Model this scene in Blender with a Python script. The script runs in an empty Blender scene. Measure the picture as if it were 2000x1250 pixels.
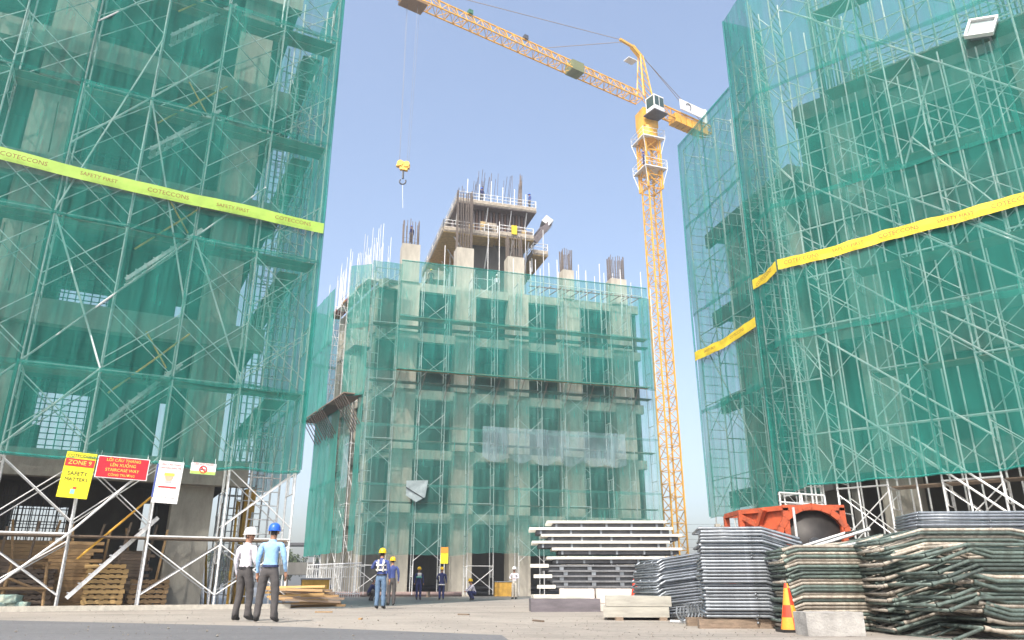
import bpy, bmesh, math, random
from math import sin, cos, pi, radians
from mathutils import Vector, Matrix, noise
random.seed(7)
S = bpy.context.scene
COL = S.collection
# ------------------------------------------------------------------ camera, sky, sun, exposure
CAM_H, PITCH, FPX = 0.65, radians(19.6), 1467.0
cam = bpy.data.objects.new('camera', bpy.data.cameras.new('camera'))
COL.objects.link(cam); S.camera = cam
cam.location = (0, 0, CAM_H)
cam.rotation_euler = (radians(90) + PITCH, 0, 0)
cam.data.sensor_width = 36.0
cam.data.lens = 36.0 * FPX / 2000.0
cam.data.clip_end = 6000
SUN_EL, SUN_AZ = radians(51), radians(201)
w = bpy.data.worlds.new('World'); S.world = w; w.use_nodes = True
nt = w.node_tree
sky = nt.nodes.new('ShaderNodeTexSky'); sky.sky_type = 'NISHITA'; sky.sun_disc = False
sky.sun_elevation = SUN_EL; sky.sun_rotation = SUN_AZ
sky.air_density = 1.0; sky.dust_density = 4.2; sky.ozone_density = 0.35
SKY_MIX, SKY_HAZE = .05, (1.5, 1.8, 2.2)
bg = nt.nodes['Background']; bg.inputs[1].default_value = 0.15
hz = nt.nodes.new('ShaderNodeMix'); hz.data_type = 'RGBA'; hz.inputs[0].default_value = SKY_MIX; hz.inputs[7].default_value = (*SKY_HAZE, 1)   # thin even milkiness of the tropical sky
nt.links.new(sky.outputs[0], hz.inputs[6]); nt.links.new(hz.outputs[2], bg.inputs[0])
sl = bpy.data.lights.new('sun', 'SUN'); sun = bpy.data.objects.new('sun', sl); COL.objects.link(sun)
sl.energy = 2.35; sl.angle = radians(0.6); sl.color = (1, .95, .87)
sd = Vector((sin(SUN_AZ)*cos(SUN_EL), cos(SUN_AZ)*cos(SUN_EL), sin(SUN_EL)))
sun.rotation_euler = sd.to_track_quat('Z', 'Y').to_euler(); sun.location = (-20, -30, 60)
S.view_settings.view_transform = 'Standard'; S.view_settings.look = 'None'
S.view_settings.exposure = 1.15; S.view_settings.gamma = 1
S.cycles.use_denoising = True
S.cycles.max_bounces = 7; S.cycles.diffuse_bounces = 3; S.cycles.transparent_max_bounces = 24
# ------------------------------------------------------------------ pixel -> place (a pixel gives a direction; the distance comes from what it touches)
def px(u, v, d):
    a = 625.0 - v
    f = FPX*cos(PITCH) - a*sin(PITCH)
    return Vector(((u-1000)/f*d, d, CAM_H + (a*cos(PITCH)+FPX*sin(PITCH))/f*d))
def gnd(u, v):
    a = 625.0 - v
    f = FPX*cos(PITCH) - a*sin(PITCH); up = a*cos(PITCH)+FPX*sin(PITCH)
    d = -CAM_H*f/up
    return Vector(((u-1000)/f*d, d, 0))
# ------------------------------------------------------------------ materials
MATS = {}
def M(name, c, rough=.7, metal=0., ns=6., var=.25, bump=0., stretch=(1,1,1), rnd=.0, c2=None, fine=40., coord='Object', detail=6):
    if name in MATS: return MATS[name]
    m = bpy.data.materials.new(name); m.use_nodes = True; n = m.node_tree; N = n.nodes; L = n.links
    b = N['Principled BSDF']; b.inputs['Roughness'].default_value = rough; b.inputs['Metallic'].default_value = metal
    tc = N.new('ShaderNodeTexCoord'); mp = N.new('ShaderNodeMapping'); mp.inputs['Scale'].default_value = stretch
    L.new(tc.outputs[coord], mp.inputs[0])
    no = N.new('ShaderNodeTexNoise'); no.inputs['Scale'].default_value = ns; no.inputs['Detail'].default_value = detail
    no.inputs['Roughness'].default_value = .65
    L.new(mp.outputs[0], no.inputs['Vector'])
    rp = N.new('ShaderNodeValToRGB'); rp.color_ramp.elements[0].position = .3; rp.color_ramp.elements[1].position = .72
    lo = [x*(1-var) for x in c] if c2 is None else c2
    hi = [min(1, x*(1+var*.6)) for x in c]
    rp.color_ramp.elements[0].color = (*lo, 1); rp.color_ramp.elements[1].color = (*hi, 1)
    L.new(no.outputs[0], rp.inputs[0])
    n2 = N.new('ShaderNodeTexNoise'); n2.inputs['Scale'].default_value = fine; n2.inputs['Detail'].default_value = 3
    L.new(tc.outputs[coord], n2.inputs['Vector'])
    mr = N.new('ShaderNodeMapRange'); mr.inputs[3].default_value = 1-var*.5; mr.inputs[4].default_value = 1+var*.35
    L.new(n2.outputs[0], mr.inputs[0])
    mx = N.new('ShaderNodeVectorMath'); mx.operation = 'SCALE'
    L.new(rp.outputs[0], mx.inputs[0]); L.new(mr.outputs[0], mx.inputs['Scale'])
    out = mx.outputs[0]
    if rnd:
        oi = N.new('ShaderNodeObjectInfo'); r2 = N.new('ShaderNodeMapRange'); r2.inputs[3].default_value = 1-rnd; r2.inputs[4].default_value = 1+rnd*.6
        L.new(oi.outputs['Random'], r2.inputs[0])
        m2 = N.new('ShaderNodeVectorMath'); m2.operation = 'SCALE'; L.new(out, m2.inputs[0]); L.new(r2.outputs[0], m2.inputs['Scale']); out = m2.outputs[0]
    L.new(out, b.inputs['Base Color'])
    if bump:
        bp = N.new('ShaderNodeBump'); bp.inputs['Strength'].default_value = bump; bp.inputs['Distance'].default_value = .02
        L.new(n2.outputs[0], bp.inputs['Height']); L.new(bp.outputs[0], b.inputs['Normal'])
    MATS[name] = m; return m
def net_material(name, c, cover, spread):
    m = bpy.data.materials.new(name); m.use_nodes = True; n = m.node_tree; N = n.nodes; L = n.links
    N.remove(N['Principled BSDF']); out = N['Material Output']
    tc = N.new('ShaderNodeTexCoord')
    mp = N.new('ShaderNodeMapping'); mp.inputs['Scale'].default_value = (1, 1, .07); L.new(tc.outputs['Object'], mp.inputs[0])
    st = N.new('ShaderNodeTexNoise'); st.inputs['Scale'].default_value = 3.2; st.inputs['Detail'].default_value = 7; L.new(mp.outputs[0], st.inputs['Vector'])
    bl = N.new('ShaderNodeTexNoise'); bl.inputs['Scale'].default_value = .35; bl.inputs['Detail'].default_value = 3; L.new(tc.outputs['Object'], bl.inputs['Vector'])
    ad = N.new('ShaderNodeMath'); ad.operation = 'ADD'; L.new(st.outputs[0], ad.inputs[0]); L.new(bl.outputs[0], ad.inputs[1])
    mr = N.new('ShaderNodeMapRange'); mr.inputs[1].default_value = .65; mr.inputs[2].default_value = 1.35
    mr.inputs[3].default_value = cover-spread; mr.inputs[4].default_value = cover+spread; L.new(ad.outputs[0], mr.inputs[0])
    # weave seen slantwise closes up
    lw = N.new('ShaderNodeLayerWeight'); lw.inputs['Blend'].default_value = .25
    a2 = N.new('ShaderNodeMath'); a2.operation = 'MULTIPLY_ADD'; a2.inputs[1].default_value = .28; L.new(lw.outputs['Facing'], a2.inputs[0]); L.new(mr.outputs[0], a2.inputs[2]); a2.use_clamp = True
    rp = N.new('ShaderNodeValToRGB'); rp.color_ramp.elements[0].position = .3; rp.color_ramp.elements[1].position = .75
    rp.color_ramp.elements[0].color = (*[x*.8 for x in c], 1); rp.color_ramp.elements[1].color = (*[min(1, x*1.18) for x in c], 1)
    L.new(bl.outputs[0], rp.inputs[0])
    bp = N.new('ShaderNodeBump'); bp.inputs['Strength'].default_value = .9; bp.inputs['Distance'].default_value = .2; L.new(st.outputs[0], bp.inputs['Height'])
    df = N.new('ShaderNodeBsdfDiffuse'); tl = N.new('ShaderNodeBsdfTranslucent')
    for q in (df, tl): L.new(rp.outputs[0], q.inputs[0]); L.new(bp.outputs[0], q.inputs['Normal'])
    mx = N.new('ShaderNodeMixShader'); mx.inputs[0].default_value = .35; L.new(df.outputs[0], mx.inputs[1]); L.new(tl.outputs[0], mx.inputs[2])
    tr = N.new('ShaderNodeBsdfTransparent')
    m2 = N.new('ShaderNodeMixShader'); L.new(a2.outputs[0], m2.inputs[0]); L.new(tr.outputs[0], m2.inputs[1]); L.new(mx.outputs[0], m2.inputs[2])
    L.new(m2.outputs[0], out.inputs[0]); MATS[name] = m; return m
NETC = (.04, .30, .25)
net_l = net_material('net_green_left', NETC, .55, .16)
net_r = net_material('net_green_right', NETC, .53, .17)
net_c = net_material('net_green_faded', (.11, .40, .35), .42, .20)
net_f = net_material('net_green_flank', (.07, .34, .29), .64, .14)
net_u = net_material('net_green_new', (.05, .38, .33), .47, .17)
concrete = M('concrete', (.13, .128, .115), .85, 0, .9, .35, .25, (1, 1, .35), .08)  # darkened: deep shade inside the buildings is put into this colour
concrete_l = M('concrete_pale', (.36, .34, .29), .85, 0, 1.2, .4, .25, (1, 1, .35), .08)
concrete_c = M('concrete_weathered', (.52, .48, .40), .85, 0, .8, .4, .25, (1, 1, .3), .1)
galv = M('galvanised_tube', (.74, .75, .74), .5, .1, 9, .3, 0, (1, 1, 1), .25)
galv2 = M('galvanised_frame', (.28, .31, .34), .38, .6, 7, .35, 0, (1, 1, 1), .25)
cream = M('worn_cream_tube', (.40, .37, .31), .5, .1, 14, .5, 0, (1, 1, 1), .35, (.20, .165, .13))
greenp = M('worn_green_tube', (.115, .16, .14), .42, .2, 14, .5, 0, (1, 1, 1), .5, (.06, .07, .06))
yellowt = M('yellow_tube', (.72, .40, .05), .5, 0, 6, .3)
crane_y = M('crane_yellow', (.80, .42, .035), .5, 0, 2, .25, 0, (1, 1, 1), .08)
white = M('white_paint', (.78, .78, .76), .5, 0, 4, .12)
steel = M('dark_steel', (.10, .105, .115), .5, .5, 3, .4)
rust = M('rusty_bar', (.16, .10, .075), .8, .2, 6, .5)
rebar = M('rebar_grey', (.20, .165, .14), .7, .3, 6, .4, 0, (1, 1, 1), .2)
timber = M('timber', (.42, .27, .13), .8, 0, 5, .4, .2, (1, 6, 6), .35)
timber_d = M('timber_grey', (.22, .165, .12), .85, 0, 5, .4, .2, (1, 6, 6), .35)
timber_y = M('timber_new', (.62, .40, .16), .75, 0, 5, .3, .2, (1, 6, 6), .25)
ply = M('plywood_soffit', (.50, .36, .16), .7, 0, 3, .35)
black = M('black_rubber', (.02, .02, .022), .5, 0, 5, .3)
orange = M('orange_steel', (.52, .085, .025), .65, .1, 4, .5, .3, c2=(.22, .06, .03))
mustard = M('mustard_steel', (.52, .30, .04), .6, 0, 3, .35)
def flat(name, c, rough=.6): return M(name, c, rough, 0, 20, .1)
# ------------------------------------------------------------------ mesh helpers
WM = {}
def link(o): COL.objects.link(o); return o
def put(o, parent, Mw):
    if parent is not None:
        o.parent = parent; o.matrix_local = WM[parent].inverted() @ Mw
    else: o.matrix_world = Mw; o.matrix_basis = Mw
    WM[o] = Mw.copy(); return o
def tag(o, label=None, cat=None, group=None, kind=None):
    for k, v in (('label', label), ('category', cat), ('group', group), ('kind', kind)):
        if v: o[k] = v
    if label and not kind: o['kind'] = 'thing'
    return o
def thing(name, loc, label, cat, group=None):
    o = link(bpy.data.objects.new(name, None)); o.empty_display_size = .2
    put(o, None, Matrix.Translation(loc)); return tag(o, label, cat, group)
class MB:
    def __init__(s): s.v, s.f, s.mi = [], [], []
    def add(s, vs, fs, mi=0):
        k = len(s.v); s.v += [Vector(q) for q in vs]; s.f += [[i+k for i in f] for f in fs]; s.mi += [mi]*len(fs); return s
    def box(s, c, d, rot=None, mi=0, taper=None):
        """c centre, d full sizes, rot Matrix 3x3"""
        vs = []
        for z in (-.5, .5):
            t = taper if (taper and z > 0) else 1
            for x, y in ((-.5, -.5), (.5, -.5), (.5, .5), (-.5, .5)):
                q = Vector((x*d[0]*t, y*d[1]*t, z*d[2])); vs.append((rot @ q if rot else q) + Vector(c))
        return s.add(vs, [(3,2,1,0), (4,5,6,7), (0,1,5,4), (1,2,6,5), (2,3,7,6), (3,0,4,7)], mi)
    def bar(s, a, b, wx, wy, mi=0, up=Vector((0, 0, 1))):
        a, b = Vector(a), Vector(b); z = (b-a); l = z.length; z.normalize()
        x = up.cross(z)
        if x.length < 1e-4: x = Vector((1, 0, 0))
        x.normalize(); y = z.cross(x)
        R = Matrix((x, y, z)).transposed()
        return s.box((a+b)/2, (wx, wy, l), R, mi)
    def tube(s, a, b, r, n=6, mi=0, cap=True, r2=None):
        a, b = Vector(a), Vector(b); z = (b-a).normalized()
        x = z.orthogonal().normalized(); y = z.cross(x); r2 = r if r2 is None else r2
        vs = [a + (x*cos(2*pi*i/n)+y*sin(2*pi*i/n))*r for i in range(n)] + [b + (x*cos(2*pi*i/n)+y*sin(2*pi*i/n))*r2 for i in range(n)]
        fs = [(i, (i+1) % n, n+(i+1) % n, n+i) for i in range(n)]
        if cap: fs += [tuple(range(n-1, -1, -1)), tuple(range(n, 2*n))]
        return s.add(vs, fs, mi)
    def path(s, pts, r, n=6, mi=0):
        for a, b in zip(pts, pts[1:]): s.tube(a, b, r, n, mi, False)
        return s
    def mesh(s, name, mats, smooth=False):
        me = bpy.data.meshes.new(name); me.from_pydata([tuple(q) for q in s.v], [], s.f)
        for m in (mats if isinstance(mats, (list, tuple)) else [mats]): me.materials.append(m)
        if len(me.materials) > 1: me.polygons.foreach_set('material_index', s.mi)
        if smooth: me.polygons.foreach_set('use_smooth', [True]*len(me.polygons))
        me.update(); return me
    def build(s, name, mats, parent=None, smooth=False):
        mn = Vector((min(q.x for q in s.v), min(q.y for q in s.v), min(q.z for q in s.v)))
        mxv = Vector((max(q.x for q in s.v), max(q.y for q in s.v), 0)); o0 = Vector(((mn.x+mxv.x)/2, (mn.y+mxv.y)/2, mn.z))
        s.v = [q-o0 for q in s.v]
        o = link(bpy.data.objects.new(name, s.mesh(name, mats, smooth)))
        return put(o, parent, Matrix.Translation(o0))
def inst(name, me, parent, Mw): return put(link(bpy.data.objects.new(name, me)), parent, Mw)
_rod = {}
def rod(parent, name, a, b, r, mat, n=6):
    k = (mat.name, n)
    if k not in _rod:
        _rod[k] = MB().tube((0, 0, 0), (0, 0, 1), 1, n).mesh('rod', mat)
    a, b = Vector(a), Vector(b); z = b-a
    Mw = Matrix.Translation(a) @ z.to_track_quat('Z', 'Y').to_matrix().to_4x4() @ Matrix.Diagonal((r, r, z.length, 1))
    return inst(name, _rod[k], parent, Mw)
_blk = {}
def block(parent, name, Mw, mat, bev=.03):
    """unit-box piece, shared mesh, scaled by Mw"""
    if mat.name not in _blk: _blk[mat.name] = MB().box((0, 0, 0), (1, 1, 1)).mesh('block', mat)
    return inst(name, _blk[mat.name], parent, Mw)
class Fr:
    """a facade's own axes: s along it, t inward"""
    def __init__(s, o, u, n=None):
        s.o = Vector((o[0], o[1], 0)); s.u = Vector((u[0], u[1], 0)).normalized()
        s.n = Vector((n[0], n[1], 0)).normalized() if n else None
    def W(s, a, t, z): return s.o + s.u*a + s.n*t + Vector((0, 0, z))
    def rot(s): return Matrix((s.u, s.n, Vector((0, 0, 1)))).transposed()
    def box(s, mb, s0, s1, t0, t1, z0, z1, mi=0):
        mb.box(s.W((s0+s1)/2, (t0+t1)/2, (z0+z1)/2), (s1-s0, t1-t0, z1-z0), s.rot(), mi); return mb
    def piece(s, parent, name, s0, s1, t0, t1, z0, z1, mat):
        return s.box(MB(), s0, s1, t0, t1, z0, z1).build(name, mat, parent)
# ------------------------------------------------------------------ scaffolds and nets
_frm = {}
def frame_mesh(depth, h, ladder, mat):
    k = (round(depth, 3), round(h, 3), ladder, mat.name)
    if k not in _frm:
        b = MB(); r = .034
        b.tube((0, 0, 0), (0, 0, h), r); b.tube((depth, 0, 0), (depth, 0, h), r)
        if ladder:
            z = .25
            while z < h: b.tube((0, 0, z), (depth, 0, z), .019, 5); z += .48
        else:
            b.tube((0, 0, h-.06), (depth, 0, h-.06), r, 5); b.tube((0, 0, h*.62), (depth, 0, h*.62), .02, 5)
            b.tube((.3, 0, h*.62), (.3, 0, h-.06), .018, 5); b.tube((depth-.3, 0, h*.62), (depth-.3, 0, h-.06), .018, 5)
        for x in (0, depth): b.tube((x, 0, h-.05), (x, 0, h+.05), .04, 6)
        _frm[k] = b.mesh('frame', mat)
    return _frm[k]
def scaffold(root, F, ss, t0, depth, zs, ladder=(), mat=None, brace_r=.021, back=True, skip=lambda i, k: False, feet=True, ledger_every=1, out_brace=1.0):
    mat = mat or galv
    R = Matrix((F.n, -F.u, Vector((0, 0, 1)))).transposed().to_4x4()
    for i, a in enumerate(ss):
        for k, (z0, z1) in enumerate(zip(zs, zs[1:])):
            inst('frame', frame_mesh(depth, z1-z0, i in ladder, mat), root, Matrix.Translation(F.W(a, t0, z0)) @ R)
        if feet:
            for t in (t0, t0+depth):
                b = MB(); c = F.W(a, t, 0); b.box(c+Vector((0, 0, .01)), (.16, .16, .02), F.rot()); b.tube(c, c+Vector((0, 0, zs[0]+.1)), .018)
                b.build('base_jack', galv, root)
    for i, (a, b) in enumerate(zip(ss, ss[1:])):
        for k, (z0, z1) in enumerate(zip(zs, zs[1:])):
            if skip(i, k): continue
            h = z1-z0
            for t in ((t0, t0+depth) if back else (t0,)):
                if t == t0 and random.random() > out_brace: continue
                rod(root, 'cross_brace', F.W(a, t-.03, z0+.15*h), F.W(b, t-.03, z1-.1*h), brace_r, mat, 5)
                rod(root, 'cross_brace', F.W(a, t+.01, z1-.1*h), F.W(b, t+.01, z0+.15*h), brace_r, mat, 5)
            if k % ledger_every == 0: rod(root, 'ledger', F.W(a, t0-.02, z1), F.W(b, t0-.02, z1), .03, mat)
def net_sheet(root, A, B, z0, z1, mat, seed=0, amp=.06, name='net_panel', sag=.05, nx=None, bulge=0., thick=0):
    """a hanging sheet of woven net with folds and a rope hem; A, B are ground points (x, y)"""
    A, B = Vector((A[0], A[1], 0)), Vector((B[0], B[1], 0)); u = B-A; ln = u.length; u.normalize(); n = Vector((-u.y, u.x, 0))
    nx = nx or max(6, int(ln/.22)); nz = max(6, int((z1-z0)/.6)); b = MB(); vs = []
    for j in range(nz+1):
        q = j/nz; z = z0+(z1-z0)*q
        for i in range(nx+1):
            p = i/nx; c = A+u*(p*ln)
            f = noise.noise(Vector((p*ln*1.5, z*.12, seed*7.3)))*1.0 + noise.noise(Vector((p*ln*4.5, z*.25, seed*3.1)))*.4
            e = sin(pi*min(1, max(0, q)))**.5*.6+.5
            zz = z - (.05+1.4*sag*max(0, noise.noise(Vector((p*ln*.5, seed, 9)))) if j == 0 else 0) - (sag*sin(pi*((p*ln/2.15) % 1.0)) if j in (0,) else 0) + (noise.noise(Vector((p*ln*.9, seed*2.7, 4)))*.05 if j in (0, nz) else 0)
            vs.append(c + n*(f*amp*e + bulge*sin(pi*q)) + Vector((0, 0, zz)))
    fs = [(j*(nx+1)+i, j*(nx+1)+i+1, (j+1)*(nx+1)+i+1, (j+1)*(nx+1)+i) for j in range(nz) for i in range(nx)]
    o = b.add(vs, fs).build(name, mat, root, True)
    return o, vs[:nx+1]
def hem(root, pts, r, mat): return MB().path(pts, r, 6).build('hem', mat, root, True)
def text_mesh(txt, size, mat, align='CENTER', ext=.002):
    c = bpy.data.curves.new('t', 'FONT'); c.body = txt; c.size = size; c.align_x = align; c.align_y = 'CENTER'; c.extrude = ext; c.resolution_u = 2
    o = link(bpy.data.objects.new('t', c)); bpy.context.view_layer.update()
    me = bpy.data.meshes.new_from_object(o.evaluated_get(bpy.context.evaluated_depsgraph_get())); me.materials.clear(); me.materials.append(mat)
    bpy.data.objects.remove(o); bpy.data.curves.remove(c); return me
def face_mat(o, x, n):
    """matrix whose local x runs along x, local z faces n"""
    x = Vector(x).normalized(); n = Vector(n); n = (n - x*n.dot(x)).normalized(); y = n.cross(x)
    return Matrix.Translation(o) @ Matrix((x, y, n)).transposed().to_4x4()
# ------------------------------------------------------------------ ground
def sheet(name, pts, z, mat, cat=None):
    b = MB(); b.add([(p[0], p[1], z) for p in pts], [tuple(range(len(pts)))])
    return tag(b.build(name, mat), kind='structure')
g_dark = M('wet_yard', (.13, .13, .128), .42, 0, .25, .35, .25, coord='Object', fine=9)
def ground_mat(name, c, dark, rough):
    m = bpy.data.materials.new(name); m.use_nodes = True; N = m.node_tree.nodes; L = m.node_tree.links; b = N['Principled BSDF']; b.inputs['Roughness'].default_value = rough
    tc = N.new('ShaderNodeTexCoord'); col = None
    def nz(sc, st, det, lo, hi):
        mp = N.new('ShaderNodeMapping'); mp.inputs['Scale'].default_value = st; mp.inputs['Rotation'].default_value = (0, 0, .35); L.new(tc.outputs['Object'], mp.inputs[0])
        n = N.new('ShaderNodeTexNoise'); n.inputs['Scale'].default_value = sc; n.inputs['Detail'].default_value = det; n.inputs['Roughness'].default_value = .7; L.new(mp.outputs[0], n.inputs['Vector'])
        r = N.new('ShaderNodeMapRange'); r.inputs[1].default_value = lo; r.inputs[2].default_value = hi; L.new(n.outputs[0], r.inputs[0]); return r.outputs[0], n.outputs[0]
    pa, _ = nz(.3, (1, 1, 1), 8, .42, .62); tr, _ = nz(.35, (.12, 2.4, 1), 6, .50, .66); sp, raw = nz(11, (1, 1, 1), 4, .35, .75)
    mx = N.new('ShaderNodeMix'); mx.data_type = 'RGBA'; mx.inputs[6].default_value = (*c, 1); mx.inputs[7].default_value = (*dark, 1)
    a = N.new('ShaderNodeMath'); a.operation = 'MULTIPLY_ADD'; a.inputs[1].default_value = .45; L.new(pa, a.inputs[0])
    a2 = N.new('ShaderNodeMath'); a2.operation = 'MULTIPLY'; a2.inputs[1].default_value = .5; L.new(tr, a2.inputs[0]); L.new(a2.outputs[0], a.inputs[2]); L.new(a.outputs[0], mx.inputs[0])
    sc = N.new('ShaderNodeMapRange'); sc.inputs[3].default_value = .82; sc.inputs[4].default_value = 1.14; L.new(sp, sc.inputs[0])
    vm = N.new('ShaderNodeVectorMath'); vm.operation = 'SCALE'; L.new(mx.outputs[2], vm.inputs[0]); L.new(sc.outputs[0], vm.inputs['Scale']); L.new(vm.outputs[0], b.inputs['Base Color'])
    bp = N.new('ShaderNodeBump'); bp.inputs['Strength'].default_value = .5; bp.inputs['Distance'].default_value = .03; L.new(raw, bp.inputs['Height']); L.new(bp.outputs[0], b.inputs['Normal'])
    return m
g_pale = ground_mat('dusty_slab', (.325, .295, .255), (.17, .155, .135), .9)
g_shade = ground_mat('painted_shade_strip', (.145, .147, .152), (.10, .10, .102), .85)
sheet('ground', [(-3000, -400), (3000, -400), (3000, 4000), (-3000, 4000)], 0, g_dark)
# pale concrete slab: its far edge runs along the left scaffold, then across the yard
e1, e2, e3 = gnd(690, 1188.5), gnd(1050, 1168.5), gnd(1400, 1164)
sheet('concrete_apron', [(-40, -20), (40, -20), (40, 34), (e3.x, e3.y), (e2.x, e2.y), (e1.x, e1.y), (-6.2, 26.4), (-7.6, 25.6), (-40, 8.6)], .012, g_pale)
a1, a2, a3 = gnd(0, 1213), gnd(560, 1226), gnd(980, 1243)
sheet('painted_shade_strip', [(-40, -20), (a3.x+3, -20), (a3.x, a3.y), (a2.x, a2.y), (a1.x, a1.y), (-40, 22.0)], .018, g_shade)  # grey sheet standing in for the shadow over the near left slab
# slab joints in the apron (each a shallow dark groove strip)
gj = M('joint_filler', (.22, .2, .18), .9)
for k, (x0, y0, x1, y1) in enumerate([(-3, 13.6, 30, 25), (2.5, 11, -7, 26), (-1, 23, 14, 29)]):
    a, b = Vector((x0, y0, .0)), Vector((x1, y1, 0)); q = (b-a).normalized(); n = Vector((-q.y, q.x, 0))*.012
    tag(MB().add([a-n+Vector((0, 0, .015)), b-n+Vector((0, 0, .015)), b+n+Vector((0, 0, .015)), a+n+Vector((0, 0, .015))], [(0, 1, 2, 3)]).build('apron_joint', gj), kind='structure')

# ------------------------------------------------------------------ left tower under construction
FL = Fr((-7.4, 26.0), (-.885, -.466), (-.466, .885))
LB = thing('unfinished_building', FL.W(6, 8, 0), 'bare concrete frame building behind the scaffold with the red staircase sign', 'building')
LZ = [4.9, 10.0, 15.4, 20.8, 26.2]
for z in LZ:
    FL.piece(LB, 'slab', 1.2, 19, 2.75, 16, z-.32, z, concrete)
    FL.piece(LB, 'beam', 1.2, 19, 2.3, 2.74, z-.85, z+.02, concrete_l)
    for a in (2.9, 9.7, 16.5): FL.piece(LB, 'beam', a-.3, a+.3, 3.7, 15.6, z-.8, z-.33, concrete)
zb = [0]+LZ
for z0, z1 in zip(zb, zb[1:]):
    for a in (2.9, 9.7, 16.5):
        for t in (3.2, 11.2):
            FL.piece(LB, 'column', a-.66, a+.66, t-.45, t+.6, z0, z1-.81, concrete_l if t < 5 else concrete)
    # core walls at the back with an unfilled bay
    FL.piece(LB, 'wall', 10.2, 19, 9.0, 9.25, z0, z1-.33, concrete)
    FL.piece(LB, 'wall', 4.2, 6.9, 9.0, 9.25, z0, z1-.33, concrete)
    FL.piece(LB, 'wall', 6.9, 10.2, 9.0, 9.25, z1-.33-.9, z1-.33, concrete)
    FL.piece(LB, 'wall', 1.2, 3.6, 13.5, 13.75, z0, z1-.33, concrete)
    # reinforcement standing in the open bay
    b = MB(); a = 6.95
    while a < 10.2: b.tube(FL.W(a, 9.1, z0), FL.W(a, 9.1, z1-1.2), .022, 4); a += .16 if a > 8.2 else .3
    z = z0+.2
    while z < z1-1.2: b.tube(FL.W(6.9, 9.08, z), FL.W(10.2, 9.08, z), .024, 4); z += .24
    b.box(FL.W(8.9, 9.12, z0+1.2), (.9, .05, 1.5), FL.rot())
    b.build('rebar_mesh', steel, LB)
# starter bars bent out at two floors near the left column
for (a, t, z) in ((9.4, 2.0, 15.4), (10.6, 2.0, 10.0)):
    b = MB()
    for k in range(4): b.tube(FL.W(a-.5*k, t+.1*(k % 2), z), FL.W(a-.5*k+.06, t, z+2.1+.3*(k % 3)), .024, 5)
    b.build('starter_bars', rust, LB)
# scaffold along the front
LS = [-.02, 2.13, 4.28, 6.43, 8.58, 10.73, 12.88]
LZL = [.12, 2.15, 4.6, 7.2, 9.75, 12.3, 14.85, 17.4, 19.95, 22.5, 25.05]
SL = thing('scaffold', FL.W(6, .7, 0), 'tall grey tube scaffold carrying the four safety signs', 'scaffold')
scaffold(SL, FL, LS, .12, 1.25, LZL, skip=lambda i, k: (i+k) % 4 == 2, ledger_every=2)
for k in range(1, 10, 2):                                    # walkways at every second lift
    for i in range(6):
        for q in range(2):
            FL.piece(SL, 'platform_board', LS[i]+.04, LS[i+1]-.04, .3+q*.5, .75+q*.5, LZL[k]-.06, LZL[k]-.015, timber_d)
for (i0, k0, i1, k1) in ((4, 0, 3, 1), (3, 1, 2, 2), (5, 2, 2, 5), (4, 2, 3, 3), (3, 3, 4, 5), (2, 5, 1, 6), (4, 6, 3, 7), (3, 7, 2, 8), (2, 4, 3, 7), (4, 8, 3, 9), (3, 8, 4, 5), (1, 3, 2, 5)):
    rod(SL, 'diagonal_tube', FL.W(LS[i0], -.03, LZL[k0]), FL.W(LS[i1], -.03, LZL[k1]), .034, galv)
for j in range(5):                                            # yellow stair handrails climbing inside
    z = 1.45+j*5.1
    rod(SL, 'handrail', FL.W(6.1-.0*j, .5, z), FL.W(3.95, .5, z+2.35), .035, yellowt)
    b = MB()
    for q in range(9): b.box(FL.W(6.1-.24*q, .95, z-.95+.27*q), (.22, .7, .03), FL.rot())
    for t in (.62, 1.28): b.bar(FL.W(6.2, t, z-1.1), FL.W(4.05, t, z+1.3), .05, .12)
    b.build('stair_flight', galv, SL)
for j in (1, 2, 3): rod(SL, 'handrail', FL.W(5.3, .9, 8.6+5.1*(j-1)+.3), FL.W(4.5, .9, 7.4+5.1*(j-1)+.3), .03, yellowt)
# scaffold round the corner
FLs = Fr(FL.W(.15, .2, 0)[:2], (-.466, .885), (-.885, -.466))
SLs = thing('scaffold', FLs.W(4, .6, 0), 'tube scaffold on the return side beside the timber pile, behind the two men', 'scaffold')
scaffold(SLs, FLs, [1.35, 3.0, 4.65, 6.3, 7.95, 9.6], .05, 1.0, LZL, ladder=(0, 2, 4), skip=lambda i, k: k % 2 == 1)
for k in range(3, 10, 2):
    FLs.piece(SLs, 'platform_board', 1.4, 9.5, .15, .9, LZL[k]-.06, LZL[k]-.02, timber_d)
# net
NL = thing('debris_net', FL.W(5, -.1, 4.5), 'dark green safety net hung on the scaffold above the red staircase sign', 'safety net')
zc = [4.5, 7.2, 12.3, 17.4, 22.5, 26.5]
for j, (z0, z1) in enumerate(zip(zc, zc[1:])):
    for i, (a, b) in enumerate(((-.1, 4.3), (4.3, 8.6), (8.6, 13.0))):
        off = -.08-.03*((i+j) % 2)
        o, low = net_sheet(NL, FL.W(a, off, 0), FL.W(b+.06, off, 0), z0-.08, z1, net_l, i*5+j, .09)
        if j == 0: hem(NL, [q for q in low], .045, net_u)
    off = -.02
    net_sheet(NL, FL.W(-.12, -.08, 0), FL.W(-.12+.0, 10.2, 0), z0-.08, z1, net_l, 40+j, .08, nx=40)
hem(NL, [FL.W(-.12, -.1, 4.45), FL.W(-.13, -.1, 15), FL.W(-.1, -.12, 26.5)], .05, net_u)
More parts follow.
